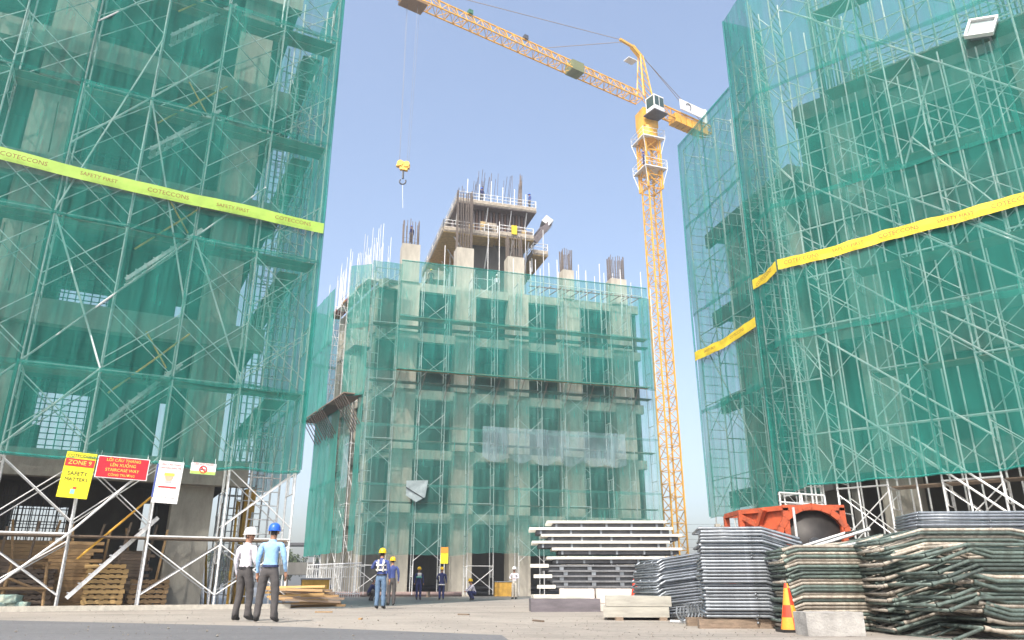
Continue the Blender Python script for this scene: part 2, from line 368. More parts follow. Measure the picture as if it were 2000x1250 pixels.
# banner behind the net
lime = M('banner_lime', (.36, .56, .08), .5, 0, 1.5, .2)
yel = M('banner_yellow', (.74, .56, .02), .5, 0, 1.4, .3); red_ink = flat('red_ink', (.65, .05, .02)); brown_ink = flat('banner_ink', (.20, .05, .01))
def banner(label, F, pts, hgt, mat, texts, tsize, out):
    """pts: (s, t, z) centre line"""
    r = thing('warning_banner', F.W(*pts[0]), label, 'banner'); P = []
    for (a, b) in zip(pts, pts[1:]):
        for k in range(14): P.append([a[j]+(b[j]-a[j])*k/14 for j in range(3)])
    P.append(list(pts[-1])); b = MB(); vs = []
    for k, q in enumerate(P):
        wv = noise.noise(Vector((k*.31, q[2], 3)))*.07
        for e in (-.5, 0, .5): vs.append(F.W(q[0], q[1]+wv*(abs(e)-.2)*out, q[2]+e*hgt*(1+wv)+wv*.7))
    for k in range(len(P)-1):
        for e in (0, 1): b.add([vs[k*3+e], vs[k*3+3+e], vs[k*3+4+e], vs[k*3+1+e]], [(0, 1, 2, 3)])
    b.build('strip', mat, r, True)
    for (f, txt, me) in texts:
        k = f*(len(P)-1); i = min(int(k), len(P)-2); q = [P[i][j]+(P[i+1][j]-P[i][j])*(k-i) for j in range(3)]
        A, B = F.W(*P[i]), F.W(*P[i+1]); x = B-A
        nn = -F.n
        if nn.cross(Vector((0, 0, 1))).dot(x) > 0: x = -x
        inst('lettering', me, r, face_mat(F.W(q[0], q[1]-.1, q[2]-.03), x, nn))
    return r
tm1, tm2 = text_mesh('COTECCONS', .22, brown_ink), text_mesh('SAFETY FIRST', .19, brown_ink)
def words(fr): return [(f, '', (tm1, tm2)[i % 2]) for i, f in enumerate(fr)]
banner('lime yellow warning banner strung across the net over the staircase sign', FL, [(-.12, -.2, 13.6), (6.4, -.19, 13.65), (13, -.2, 13.95)], .44, lime, words([.09+.165*k for k in range(6)]), .25, .5)

# ------------------------------------------------------------------ right tower under construction
FR = Fr((10.6, 27.3), (.77, -.638), (.638, .77))
RB = thing('unfinished_building', FR.W(6, 8, 0), 'bare concrete frame building behind the piled scaffold frames and orange drum', 'building')
RZ = [5.5, 10.7, 15.9, 21.0]
for z in RZ:
    FR.piece(RB, 'slab', .6, 18, 2.85, 16, z-.35, z, concrete)
    FR.piece(RB, 'beam', .6, 18, 2.4, 2.84, z-.8, z+.02, concrete)
zb = [0]+RZ
for z0, z1 in zip(zb, zb[1:]):
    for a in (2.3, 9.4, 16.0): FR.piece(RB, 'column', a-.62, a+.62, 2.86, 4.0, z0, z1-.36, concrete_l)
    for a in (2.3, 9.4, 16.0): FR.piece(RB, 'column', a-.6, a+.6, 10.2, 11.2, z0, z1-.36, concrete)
    FR.piece(RB, 'wall', .62, .86, 2.9, 13, z0, z1-.36, concrete)
    FR.piece(RB, 'wall', 1.0, 18, 8.6, 8.85, z0, z1-.36, concrete)
    if z0 > 1: FR.piece(RB, 'spandrel', 4.5, 8.6, 2.5, 2.7, z1-2.0, z1-.82, concrete)
def starter(root, F, a, t, wa, wt, z, h, n, mat, r=.025, ties=True):
    b = MB()
    for k in range(n):
        q = k/n*4; e = q % 1
        p = [(-1+2*e, -1), (1, -1+2*e), (1-2*e, 1), (-1, 1-2*e)][int(q)]
        hh = h*(1-.12*random.random()); lean = (random.random()-.5)*.12
        b.tube(F.W(a+p[0]*wa, t+p[1]*wt, z), F.W(a+p[0]*wa+lean, t+p[1]*wt, z+hh), r, 5)
    if ties:
        for zz in (z+.25, z+.6): b.path([F.W(a+x*wa, t+y*wt, zz) for x, y in ((-1, -1), (1, -1), (1, 1), (-1, 1), (-1, -1))], .015, 4)
    return b.build('rebar_cage', mat, root)
starter(RB, FR, 2.35, 3.4, .55, .5, 21.0, 6.2, 34, galv2, .032)
starter(RB, FR, 9.4, 3.4, .55, .5, 21.0, 5.0, 24, rebar, .03)
# edge guard rails on the roof deck
for k in range(9):
    rod(RB, 'guard_post', FR.W(3.6+k*1.5, 2.5, 21.02), FR.W(3.6+k*1.5, 2.5, 22.3), .03, galv)
for z in (21.35, 21.65, 21.95, 22.25): rod(RB, 'guard_rail', FR.W(3.4, 2.45, z), FR.W(16, 2.45, z), .03, galv)
b = MB(); FR.box(b, 3.2, 4.4, 2.6, 3.6, 21.02, 21.9); b.build('formwork_panel', ply, RB)
# wing set back on the left of it
F2 = Fr((11.86, 34.6), (-1.46, 5.4), (.965, .26))
for z in RZ:
    F2.piece(RB, 'slab', -1.6, 7, 2.2, 6.5, z+.05-.4, z+.05, concrete); F2.piece(RB, 'beam', -1.6, 7, 1.9, 2.19, z-.8, z+.08, concrete)
for z0, z1 in zip(zb, zb[1:]):
    for a in (.4, 4.6): F2.piece(RB, 'column', a-.6, a+.6, 2.22, 3.3, z0, z1-.36, concrete_l)
    F2.piece(RB, 'wall', -1.5, 6.6, 4.6, 4.8, z0, z1-.36, concrete)
RS = [.05, .95, 2.6, 4.25, 5.9, 7.55, 9.2, 10.85, 12.5]
RZL = [.12, 1.9, 3.9, 5.9, 7.9, 9.9, 11.9, 13.9, 15.9, 17.9, 19.9, 21.9, 23.9, 25.9]
SR = thing('scaffold', FR.W(6, .7, 0), 'dense grey tube scaffold behind the orange drum and the piled frames', 'scaffold')
scaffold(SR, FR, RS, .12, 1.3, RZL, ladder=(0, 1), skip=lambda i, k: (i*2+k) % 4 == 1, back=True, ledger_every=1, out_brace=.75)
for a in RS[1:]:
    for t in (1.75, 2.2): rod(SR, 'standard', FR.W(a+t-1.4, t, .0), FR.W(a+t-1.45, t, 24.5), .032, galv)
for (a0, z0, a1, z1) in ((1.2, 16, 8.8, 9.0) , (1.6, 24.3, 9.4, 16.2), (.95, 9.6, 5.9, 5.2), (2.6, 11.3, 7.5, 6.6), (4.2, 14.6, 9.2, 10.2), (1.5, 6.9, 6.2, 2.5), (3.6, 5.4, 8.2, 1.2), (5.9, 13, 11, 8.4), (5.2, 9.5, 10.8, 4.8), (3.0, 20.5, 4.4, 23.8), (6.4, 18.6, 4.9, 15.0), (7.4, 12.9, 5.4, 16.3), (7.5, 7.3, 11.9, 3.3), (8.2, 22.8, 12, 19)):
    rod(SR, 'diagonal_tube', FR.W(a0, -.02, z0), FR.W(a1, -.02, z1), .036, galv)
for k in range(2, 13, 2):
    for i in range(2, 8):
        FR.piece(SR, 'platform_board', RS[i]+.05, RS[i+1]-.05, .35, 1.2, RZL[k]-.06, RZL[k]-.02, timber_d)
for k in range(8):
    a = RS[k+1]-.75-.2*(k % 2); rod(SR, 'standard', FR.W(a, .1, .0), FR.W(a-.05, .1, 25.5-(k*5 % 7)), .03, galv)
for k in (3, 6, 9): rod(SR, 'ledger', FR.W(.9, 1.9, RZL[k]+.3), FR.W(12.5, 1.9, RZL[k]+.3), .03, galv)
# ladder tower along the return
FE = Fr((10.6, 27.3), (-.4, 1.9), (.978, .206))
SE = thing('ladder_tower', FE.W(1.5, .6, 0), 'narrow scaffold tower with closely spaced ladder rungs beside the orange drum frame', 'scaffold')
scaffold(SE, FE, [.75, 1.75], .08, .9, RZL[:-1], ladder=(0, 1), back=True, ledger_every=1)
S2 = thing('scaffold', F2.W(3, .6, 0), 'tube scaffold on the set-back wing next to the tower crane', 'scaffold')
scaffold(S2, F2, [.1, 1.9, 3.7, 5.5], .1, 1.1, RZL, ladder=(0, 3), skip=lambda i, k: k % 2 == 1)
rod(S2, 'diagonal_tube', F2.W(5.4, .05, 13.9), F2.W(.1, .05, 5.5), .035, galv)
NR = thing('debris_net', FR.W(5, -.1, 4.2), 'blue-green safety net on the scaffold over the orange drum frame', 'safety net')
zc = [4.2, 9.7, 15.3, 20.8, 26.3]
for j, (z0, z1) in enumerate(zip(zc, zc[1:])):
    for i, (a, b) in enumerate(((0, 4.3), (4.3, 8.6), (8.6, 12.9))):
        off = -.1-.03*((i+j) % 2)
        z0b = z0-.1 if j else z0-.02+(.0)
        o, low = net_sheet(NR, FR.W(a, off, 0), FR.W(b+.05, off, 0), z0b, z1, net_r, 70+i*5+j, .09)
        if j == 0: hem(NR, low, .03, net_u)
    net_sheet(NR, FR.W(0, -.1, 0), FE.W(1.95, -.05, 0), z0-.1, z1, net_r, 90+j, .05, nx=14)
    if j < 4: net_sheet(NR, FE.W(1.95, -.05, 0), FE.W(2.2, 2.0, 0), z0-.1, z1, net_r, 95+j, .05, nx=12)
hem(NR, [FE.W(1.97, -.05, 4.1), FE.W(1.97, -.08, 15), FE.W(1.97, -.05, 26.3)], .05, net_u)
hem(NR, [FR.W(0, -.12, 26.3), FR.W(12.9, -.12, 26.3)], .06, net_u)
N2 = thing('debris_net', F2.W(3, -.1, 4.2), 'dark green safety net on the set-back wing beside the tower crane', 'safety net')
for j, (z0, z1) in enumerate(zip(zc, zc[1:])):
    net_sheet(N2, F2.W(-.3, -.08, 0), F2.W(2.9, -.1, 0), z0-.1, z1, net_l, 110+j, .06); net_sheet(N2, F2.W(2.85, -.05, 0), F2.W(5.7, -.1, 0), z0-.1, z1, net_l, 120+j, .12)
hem(N2, [F2.W(-.3, -.1, 26.3), F2.W(5.7, -.12, 26.3)], .07, net_u)
hem(N2, [F2.W(5.72, -.1, 4.1), F2.W(5.74, -.16, 15), F2.W(5.72, -.1, 26.3)], .05, net_u)
banner('long bright yellow banner stretched over the net behind the piled frames', FR, [(0, -.22, 12.62), (2.1, -.22, 12.58), (4.2, -.22, 12.66), (6.4, -.22, 12.64), (8.5, -.22, 12.7), (12.9, -.22, 12.75)], .43, yel, words([.09+.165*k for k in range(6)]), .27, 1)
banner('short yellow banner bent round the end of the ladder tower', FE, [(1.93, -.12, 12.6), (.9, -.12, 12.52), (.0, -.16, 12.62)], .43, yel, words([.5]), .27, 1)
banner('short yellow banner on the set-back wing net beside the crane', F2, [(-.35, -.2, 12.75), (2.8, -.18, 12.6), (5.7, -.2, 12.75)], .5, yel, words([.25, .7]), .27, 1)
# a caged lamp frame hung on the upper scaffold
c = FR.W(8.27, -.35, 19.5)
LP = thing('floodlight', c, 'white square framed floodlight fixed high on the scaffold outside the net', 'floodlight')
R = FR.rot() @ Matrix.Rotation(radians(18), 3, 'Y') @ Matrix.Rotation(radians(-20), 3, 'X')
b = MB(); 
for (x, z, dx, dz) in ((-.42, 0, .07, .9), (.42, 0, .07, .9), (0, .42, .9, .07), (0, -.42, .9, .07)): b.box(c+R @ Vector((x, 0, z)), (dx, .16, dz), R)
b.build('frame', white, LP)
MB().box(c+R @ Vector((0, .05, 0)), (.78, .03, .78), R).build('lens', M('grey_glass', (.35, .42, .42), .15, 0, 3, .2), LP)
b = MB(); b.box(c+R @ Vector((0, .2, 0)), (.6, .2, .6), R); b.bar(c+R @ Vector((.3, .25, -.3)), FR.W(8.5, .1, 18.7), .06, .06); b.build('housing', galv2, LP)
# ------------------------------------------------------------------ middle building
FC = Fr((-11.7, 58.0), (.9595, .2818), (-.2818, .9595))
FS = Fr((-11.7, 58.0), (-.492, .8705), (.8705, .492))
CB = thing('unfinished_building', FC.W(12.7, 8, 0), 'wide concrete building wrapped in net with a core rising from its roof', 'building')
CZ = [6.2, 11.2, 16.2, 21.2, 25.8]
CS = [3.4, 8.45, 13.3, 18.2, 23.3]
for z in CZ:
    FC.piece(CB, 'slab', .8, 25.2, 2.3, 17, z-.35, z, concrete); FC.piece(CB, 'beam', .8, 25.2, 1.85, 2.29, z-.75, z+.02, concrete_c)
    FS.piece(CB, 'slab', 1.2, 14, 1.9, 6, z-.32, z-.03, concrete); FS.piece(CB, 'beam', 1.2, 14, 1.5, 1.89, z-.75, z+.02, concrete_l)
zb = [0]+CZ
for z0, z1 in zip(zb, zb[1:]):
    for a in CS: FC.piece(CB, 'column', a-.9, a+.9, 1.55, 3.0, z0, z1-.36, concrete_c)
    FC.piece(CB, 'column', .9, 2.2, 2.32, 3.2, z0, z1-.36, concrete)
    for a in (3.2, 7.8, 12.4): FS.piece(CB, 'column', a-.75, a+.75, 1.3, 2.4, z0, z1-.36, concrete_c)
    FC.piece(CB, 'wall', 1, 25, 8, 8.3, z0, z1-.36, concrete); FS.piece(CB, 'wall', 3, 13.6, 4.2, 4.4, z0, z1-.36, concrete)
    FC.piece(CB, 'wall', 24.9, 25.15, 2.4, 14, z0, z1-.36, concrete)
for i, a in enumerate(CS):
    if i in (1, 2): t0 = 2.4
    else: t0 = 1.7
    h = (3.6, 4.2, 3.9, 2.9, 2.6)[i]; wd = .8 if i != 3 else .55
    FC.piece(CB, 'column', a-wd, a+wd, t0, t0+1.3, 25.82, 25.8+h, concrete_c)
    starter(CB, FC, a, t0+.65, wd-.12, .5, 25.8+h, (2.6, 6.5, 2.4, 2.3, 2.5)[i], 22, rebar, .035)
# white edge shoring and ledge brackets
for k in range(64):
    a = .6+13.2*(k/63); t = .2+random.random()*1.6
    rod(CB, 'shoring_post', FS.W(a, t, 25.7), FS.W(a, t, 25.7+2.6+random.random()*2.8), .022, galv, 5)
for k in range(24):
    a = 14.5+10.6*(k/23)
    if k % 3 != 2: rod(CB, 'shoring_post', FC.W(a, 1.9+(k % 2)*1.2, 25.8), FC.W(a, 1.9+(k % 2)*1.2, 25.8+2.4+random.random()*1.1), .032, white, 5)
for k in range(14):
    a = 1.5+k*.75
    rod(CB, 'shoring_post', FC.W(a, 2.2+(k % 2), 25.8), FC.W(a, 2.2+(k % 2), 27.4+random.random()*.8), .03, white, 5)
red_p = M('red_oxide', (.32, .07, .05), .7, 0, 5, .4)
for k in range(11):
    a = 14.2+k*1.0
    rod(CB, 'edge_prop', FC.W(a, 1.5, 25.85), FC.W(a+.9, .6, 26.35), .045, red_p, 5)
rod(CB, 'edge_rail', FC.W(14, .7, 26.2), FC.W(25.2, .7, 26.2), .05, red_p); rod(CB, 'edge_rail', FC.W(14, 1.2, 26.9), FC.W(25.2, 1.2, 26.6), .035, white)
for k in range(9): FS.piece(CB, 'edge_plank', 2+k*1.3, 3.2+k*1.3, .3, 1.3, 25.75+.02*(k % 3), 25.95+.02*(k % 3), (white, red_p, timber)[k % 3])
# lift core with climbing formwork
CT = thing('climbing_formwork', FC.W(12.6, 9, 25.8), 'climbing formwork with railed timber decks around the core on the roof', 'formwork')
FC.piece(CT, 'core_wall', 9.9, 15.2, 6.2, 14, 25.82, 35.6, concrete)
form = M('formwork_steel', (.20, .17, .165), .6, .3, 4, .4); deck = M('deck_boards', (.40, .35, .28), .8, 0, 4, .4)
def deckring(s0, s1, t0, t1, z, sof):
    FC.piece(CT, 'soffit', s0, s1, t0, t1, z-.14, z-.06, sof); FC.piece(CT, 'deck', s0-.05, s1+.05, t0-.05, t1+.05, z-.05, z+.06, deck)
    for zz in (.45, .8, 1.15):
        for (A, B) in (((s0, t0), (s1, t0)), ((s0, t0), (s0, t1)), ((s1, t0), (s1, t1))): rod(CT, 'guard_rail', FC.W(A[0], A[1], z+zz), FC.W(B[0], B[1], z+zz), .035, galv, 5)
    b = MB(); FC.box(b, s0, s1, t0-.1, t0-.06, z+.06, z+.42); b.build('toe_board', deck, CT)
    b = MB(); FC.box(b, s0-.1, s0-.06, t0, t1, z+.06, z+.42); b.build('toe_board', deck, CT)
    n = int((s1-s0)/1.2)
    for k in range(n+1): rod(CT, 'guard_post', FC.W(s0+(s1-s0)*k/n, t0, z), FC.W(s0+(s1-s0)*k/n, t0, z+1.2), .04, galv, 5)
    for k in range(5): rod(CT, 'guard_post', FC.W(s0, t0+(t1-t0)*k/4, z), FC.W(s0, t0+(t1-t0)*k/4, z+1.2), .04, galv, 5)
deckring(6.7, 12.0, 4.2, 15.8, 32.4, ply); deckring(12.2, 15.6, 4.2, 14.8, 32.6, ply); deckring(15.9, 17.4, 5.2, 13, 31.6, ply)
deckring(8.1, 16.1, 4.8, 15.6, 36.0, form)
for k in range(20): FC.piece(CT, 'form_panel', 9.6+k*.29, 9.6+k*.29+.2, 5.72+.05*(k % 2), 6.1, 32.9+.1*(k % 3), 36.1, form if k % 2 else rust)
for k in range(14): FC.piece(CT, 'form_panel', 9.3, 9.7, 6.4+k*.55, 6.4+k*.55+.4, 32.9, 36.1, form)
for a in (8.2, 11.2, 13.6, 15.2):
    rod(CT, 'bracket', FC.W(a, 4.4, 32.4), FC.W(a, 6.1, 29.8), .07, galv); rod(CT, 'bracket', FC.W(a, 4.9, 36.1), FC.W(a, 5.9, 34), .06, galv)
for a in (5.0, 8.0, 11): rod(CT, 'bracket', FC.W(7.8, a, 32.4), FC.W(9.8, a, 29.4), .07, galv)
for a in (10.9, 12.0, 14.6, 16.4): rod(CT, 'prop', FC.W(a, 3.6, 25.8), FC.W(a, 3.6, 33.2+random.random()), .035, galv)
FC.piece(CT, 'back_deck', 7.4, 9.0, 13.2, 19.5, 30.3, 30.5, deck)
for k in range(6): rod(CT, 'guard_post', FC.W(7.4, 13.5+k*1.1, 30.5), FC.W(7.4, 13.5+k*1.1, 31.8), .05, galv, 5)
for k in range(12):
    a, t = random.uniform(7.8, 9.6), random.uniform(5, 17)
    rod(CT, 'prop', FC.W(a, t, 25.8), FC.W(a+random.uniform(-.3, .3), t, 30.2+random.random()*2), .035, galv, 5)
for k in range(9):
    a = random.uniform(7.9, 15.2); FC.piece(CT, 'shutter_panel', a, a+.5+random.random()*.7, 4.35, 4.45, 32.7, 33.3+random.random()*.7, (deck, form, ply)[k % 3])
for k in range(7):
    t = random.uniform(5, 13); FC.piece(CT, 'shutter_panel', 7.75, 7.85, t, t+.6+random.random(), 32.7, 33.4+random.random()*.8, (deck, form, timber)[k % 3])
for k in range(6): rod(CT, 'prop', FC.W(9+k*1.2, 4.7, 36.3), FC.W(9.1+k*1.2, 4.9, 37.9+random.random()*1.3), .035, galv, 5)
FC.piece(CT, 'soffit', 6.2, 9.6, 9.0, 17.5, 29.3, 29.42, ply); FC.piece(CT, 'toe_board', 6.1, 6.2, 9.0, 17.5, 29.3, 30.4, deck); FC.piece(CT, 'toe_board', 6.2, 9.4, 8.9, 9.0, 29.3, 30.3, deck)
b = MB()
for k in range(26):
    a = 9.9+5.4*random.random(); hh = 3.2+1.0*random.random() if a > 11.2 else 2.4+random.random()*2
    b.tube(FC.W(a, 6.4+random.random()*3, 35.5), FC.W(a+.1*(random.random()-.5), 6.4, 36.6+hh), .03, 4)
for k in range(16):
    a = 14.5+random.random()*.8
    b.tube(FC.W(a, 6.6, 35.5), FC.W(15.1+(random.random()-.5)*.25, 6.6, 41.2-random.random()*1.2), .035, 4)
b.build('rebar_cage', rebar, CT)
MB().box(FC.W(13.6, 4.0, 33.3), (.55, .06, .95), FC.rot()).build('notice_board', yel, CT)
# tilted loading tray beside the core
A, B = FC.W(16.0, 6.0, 33.0), FC.W(17.7, 6.4, 35.5)
LT = thing('loading_tray', A, 'tilted dark loading tray with white mesh end beside the roof core', 'platform')
MB().bar(A, B, 1.5, .55).build('tray', form, LT); MB().bar(B-Vector((.2, 0, .1)), B+Vector((.3, .05, .55)), 1.6, .9).build('mesh_end', galv, LT)
rod(LT, 'tie', A+Vector((0, 0, -.1)), FC.W(16, 6, 30), .08, galv)
# scaffold on the front and side
CSL = [.3+2.08*k for k in range(13)]
CZL = [.12, 2.2, 4.5, 6.9, 9.3, 11.7, 14.1, 16.5, 18.9, 21.3, 23.7, 26.1]
SC = thing('scaffold', FC.W(12, .6, 0), 'wide scaffold across the front of the building with the roof core', 'scaffold')
scaffold(SC, FC, CSL, .1, 1.1, CZL, back=False, skip=lambda i, k: (i*3+k*2) % 4 != 0, feet=False, ledger_every=2)
for k in (3, 5, 7, 9):
    for i in range(12): FC.piece(SC, 'platform_board', CSL[i]+.05, CSL[i+1]-.05, .3, 1.1, CZL[k]-.07, CZL[k]-.02, timber_d)
for i in range(3, 13, 1):
    if i not in (4, 5): rod(SC, 'standard', FC.W(CSL[i]-.4, .2, 24), FC.W(CSL[i]-.4, .2, 28+random.random()*1.5), .035, white)
    rod(SC, 'standard', FC.W(CSL[i], -.75, 17.0), FC.W(CSL[i], -.75, 26.6), .035, galv)
for i in range(1, 12): rod(SC, 'outrigger', FC.W(CSL[i]+.3, -.95, 17.2), FC.W(CSL[i]-.25, .1, 14.6), .028, rebar)
FC.piece(SC, 'catch_platform', 2.4, 24.6, -.9, -.2, 17.18, 17.22, timber)
FC.piece(SC, 'catch_platform', 2.4, 24.6, -.9, .0, 21.6, 21.66, timber)
SSc = thing('scaffold', FS.W(7, .6, 0), 'scaffold on the flank of the building with the roof core', 'scaffold')
scaffold(SSc, FS, [.8, 2.8, 4.8, 6.8, 8.8, 10.8, 12.8], .1, 1.1, CZL, back=False, skip=lambda i, k: (i+k) % 2 == 0, feet=False, ledger_every=2)
for a in (.6, 1.1, 1.6, 2.1, 2.6, 3.1, 6.6, 7.1, 7.6, 8.1, 8.6, 9.1, 9.6, 10.4, 11.2, 12.0, 12.8): rod(SSc, 'outrigger', FS.W(a, -1.5, 15.1), FS.W(a, .2, 12.5), .04, rebar)
FS.piece(SSc, 'catch_platform', .5, 5.0, -1.5, .1, 15.1, 15.2, timber_d); FS.piece(SSc, 'catch_platform', 5.1, 13.4, -1.5, .1, 15.12, 15.22, timber_d)
FS.piece(SSc, 'catch_platform', 1.6, 4.2, -.6, .8, 19.4, 19.55, steel)
NC = thing('debris_net', FC.W(12, -.1, 3.4), 'faded pale green safety net over the lower floors of the middle building', 'safety net')
zc = [3.4, 8.2, 12.8, 17.3]
for j, (z0, z1) in enumerate(zip(zc, zc[1:])):
    for i in range(6):
        net_sheet(NC, FC.W(4.25*i-.1, -.1-.04*((i+j) % 2), 0), FC.W(4.25*(i+1)-.05, -.1-.04*((i+j) % 2), 0), z0-.12-(.25*random.random() if j == 0 else 0), z1, net_c, 150+i*4+j, .09, nx=16)
net_sheet(NC, FC.W(0, -.12, 0), FC.W(2.5, -.12, 0), 17.2, 26.6, net_r, 181, .08, nx=12)
net_sheet(NC, FC.W(24.3, -.12, 0), FC.W(25.5, -.12, 0), 17.2, 25.9, net_r, 182, .08, nx=8)
NCu = thing('debris_net', FC.W(12, -1.1, 17.2), 'fresh dark green safety net hung out over the upper floors below the roof core', 'safety net')
for i in range(6):
    for j, (z0, z1) in enumerate(((17.15, 21.7), (21.6, 26.5))):
        a0 = 2.3+3.74*i
        net_sheet(NCu, FC.W(a0, -1.03-.04*((i+j) % 2), 0), FC.W(a0+3.78, -1.03-.04*((i+j) % 2), 0), z0, z1-(.12*i*.0), net_u, 190+i*3+j, .07, nx=16)
hem(NCu, [FC.W(2.3, -1.05, 17.1), FC.W(13, -1.05, 17.05), FC.W(24.75, -1.05, 17.1)], .04, net_u)
hem(NCu, [FC.W(2.3, -1.05, 26.5), FC.W(24.75, -1.05, 26.5)], .06, net_u)
NS = thing('debris_net', FS.W(8, -.1, 3.4), 'pale green safety net on the flank of the middle building beside the railing', 'safety net')
for j, (z0, z1) in enumerate(((3.4, 9.2), (9.1, 15.3), (15.2, 21), (20.9, 26.2))):
    up = j >= 2; t = -1.45 if up else -.12
    net_sheet(NS, FS.W(-.05, -.05, 0), FS.W(1.3, t if up else -.1, 0), z0-.1, z1+.1, net_f, 220+j, .12, nx=8)
    net_sheet(NS, FS.W(5.6, t, 0), FS.W(13.6, t, 0), z0-.1 + (2.4 if j == 0 else 0)*0, z1-(.3 if j == 3 else 0), net_f, 230+j, .2, nx=34)
    if not up: net_sheet(NS, FS.W(3.2, .1, 0), FS.W(5.7, -.05, 0), z0-.1, z1, net_c, 240+j, .15, nx=12)
    net_sheet(NS, FS.W(13.6, t, 0), FS.W(14.6, 5, 0), z0-.1, z1, net_f, 245+j, .1, nx=16)
# tarpaulins caught on the front net
tarp = net_material('tarpaulin_blue_white', (.42, .56, .62), .34, .22)
TP = thing('tarpaulin', FC.W(12, -.3, 9.6), 'long translucent pale blue tarpaulin sagging across the lower net of the middle building', 'tarpaulin')
o, low = net_sheet(TP, FC.W(9.6, -.35, 0), FC.W(22.2, -.35, 0), 10.6, 13.0, tarp, 301, .22, 'sheet', .4, nx=50)
TP2 = thing('tarpaulin', FC.W(4.6, -.3, 6.8), 'small pale plastic sheet tied at one corner on the lower net', 'tarpaulin')
q = [FC.W(3.6, -.4, 8.4), FC.W(5.3, -.35, 8.5), FC.W(5.1, -.45, 7.2), FC.W(4.4, -.5, 6.8), FC.W(3.6, -.4, 7.3)]
MB().add(q, [(0, 1, 2, 3, 4)]).build('sheet', M('plastic_sheet', (.30, .37, .38), .5, 0, 2, .3), TP2); rod(TP2, 'edge_rope', FC.W(3.6, -.45, 7.9), FC.W(5.0, -.5, 7.1), .03, steel)
TP3 = thing('tarpaulin', FS.W(3, -.3, 9), 'narrow torn white plastic strip hanging on the flank of the middle building', 'tarpaulin')
net_sheet(TP3, FS.W(2.6, -.2, 0), FS.W(3.9, -.2, 0), 8.2, 12.2, tarp, 305, .3, 'sheet', nx=8)

# ------------------------------------------------------------------ tower crane
CP = Vector((16.8, 80.0, 0)); JZ = 58.0
KR = thing('tower_crane', CP, 'yellow lattice tower crane rising behind the middle building', 'crane')
jd = Vector((-.838, -.546, 0)).normalized(); jn = Vector((-jd.y, jd.x, 0))
def lattice(L_, wd, tri, rc, rl, nb):
    """lattice box or triangle along +x, chords rc, lacing rl"""
    b = MB(); h = wd*1.15 if tri else wd
    C = [(-wd/2, 0), (wd/2, 0), (0, h)] if tri else [(-wd/2, -wd/2), (wd/2, -wd/2), (wd/2, wd/2), (-wd/2, wd/2)]
    for y, z in C: b.bar((0, y, z), (L_, y, z), rc*1.6, rc*1.6)
    n = len(C)
    for i in range(n):
        A, B = C[i], C[(i+1) % n]
        for k in range(nb):
            x0, x1 = L_*k/nb, L_*(k+1)/nb
            P, Q = (A, B) if k % 2 else (B, A)
            b.tube((x0, *P), (x1, *Q), rl, 4); b.tube((x0, *A), (x0, *B), rl, 4)
    return b
ms = lattice(4.0, 1.6, False, .09, .045, 3).mesh('mast_section', crane_y)
Rm = Matrix((Vector((0, 0, 1)), Vector((.94, .34, 0)), Vector((-.34, .94, 0)))).transposed().to_4x4()
for k in range(13): inst('mast_section', ms, KR, Matrix.Translation(CP+Vector((0, 0, 4*k+.2))) @ Rm)
# climbing cage with two catwalks
cg = lattice(7.0, 2.0, False, .11, .05, 4).mesh('climbing_cage', crane_y)
inst('climbing_cage', cg, KR, Matrix.Translation(CP+Vector((0, 0, 45.6))) @ Rm)
Rz = Matrix((Vector((.94, .34, 0)), Vector((-.34, .94, 0)), Vector((0, 0, 1)))).transposed()
for z in (48.2, 52.4):
    MB().box(CP+Vector((0, 0, z)), (3.0, 3.0, .12), Rz).build('catwalk', white, KR)
    b = MB()
    for q in range(4):
        c0 = [Vector((x, y, 0)) for x, y in ((-1.5, -1.5), (1.5, -1.5), (1.5, 1.5), (-1.5, 1.5))]
        for zz in (.55, 1.1): b.tube(CP+Rz @ c0[q]+Vector((0, 0, z+zz)), CP+Rz @ c0[(q+1) % 4]+Vector((0, 0, z+zz)), .03, 4)
        b.tube(CP+Rz @ c0[q]+Vector((0, 0, z)), CP+Rz @ c0[q]+Vector((0, 0, z+1.1)), .035, 4)
        b.tube(CP+Rz @ c0[q]+Vector((0, 0, z)), CP+Rz @ (c0[q]*.68)+Vector((0, 0, z-2.2)), .05, 4)
    b.build('catwalk_rail', galv, KR)
MB().tube(CP+Vector((0, 0, 52.3)), CP+Vector((0, 0, 54.2)), 1.25, 16).build('slewing_ring', crane_y, KR)
MB().box(CP+Vector((0, 0, 55.4)), (2.0, 2.0, 2.6), Rz).build('turret', crane_y, KR)
# operator's cab
cc = CP + jn*(-1.9) + jd*.3 + Vector((0, 0, 56.5))
if (cc-CP).dot(Vector((0, -1, 0))) < 0: cc = CP + jn*1.9 + jd*.3 + Vector((0, 0, 56.5))
Rj = Matrix((jd, jn, Vector((0, 0, 1)))).transposed()
cabo = MB().box(cc, (1.6, 1.5, 2.1), Rj).build('cab', white, KR)
glass = M('dark_glass', (.03, .07, .06), .1, 0, 3, .2)
for sx in (-.4, .4): MB().box(cc+Rj @ Vector((sx, (-.77 if jn.y > 0 else .77), .2)), (.66, .03, 1.3), Rj).build('window', glass, cabo)
MB().box(cc+Rj @ Vector((.815, 0, .2)), (.03, 1.2, 1.4), Rj).build('window', glass, cabo)
MB().box(cc+Vector((0, 0, -1.35)), (2.2, 2.0, .15), Rj).build('cab_platform', steel, KR)
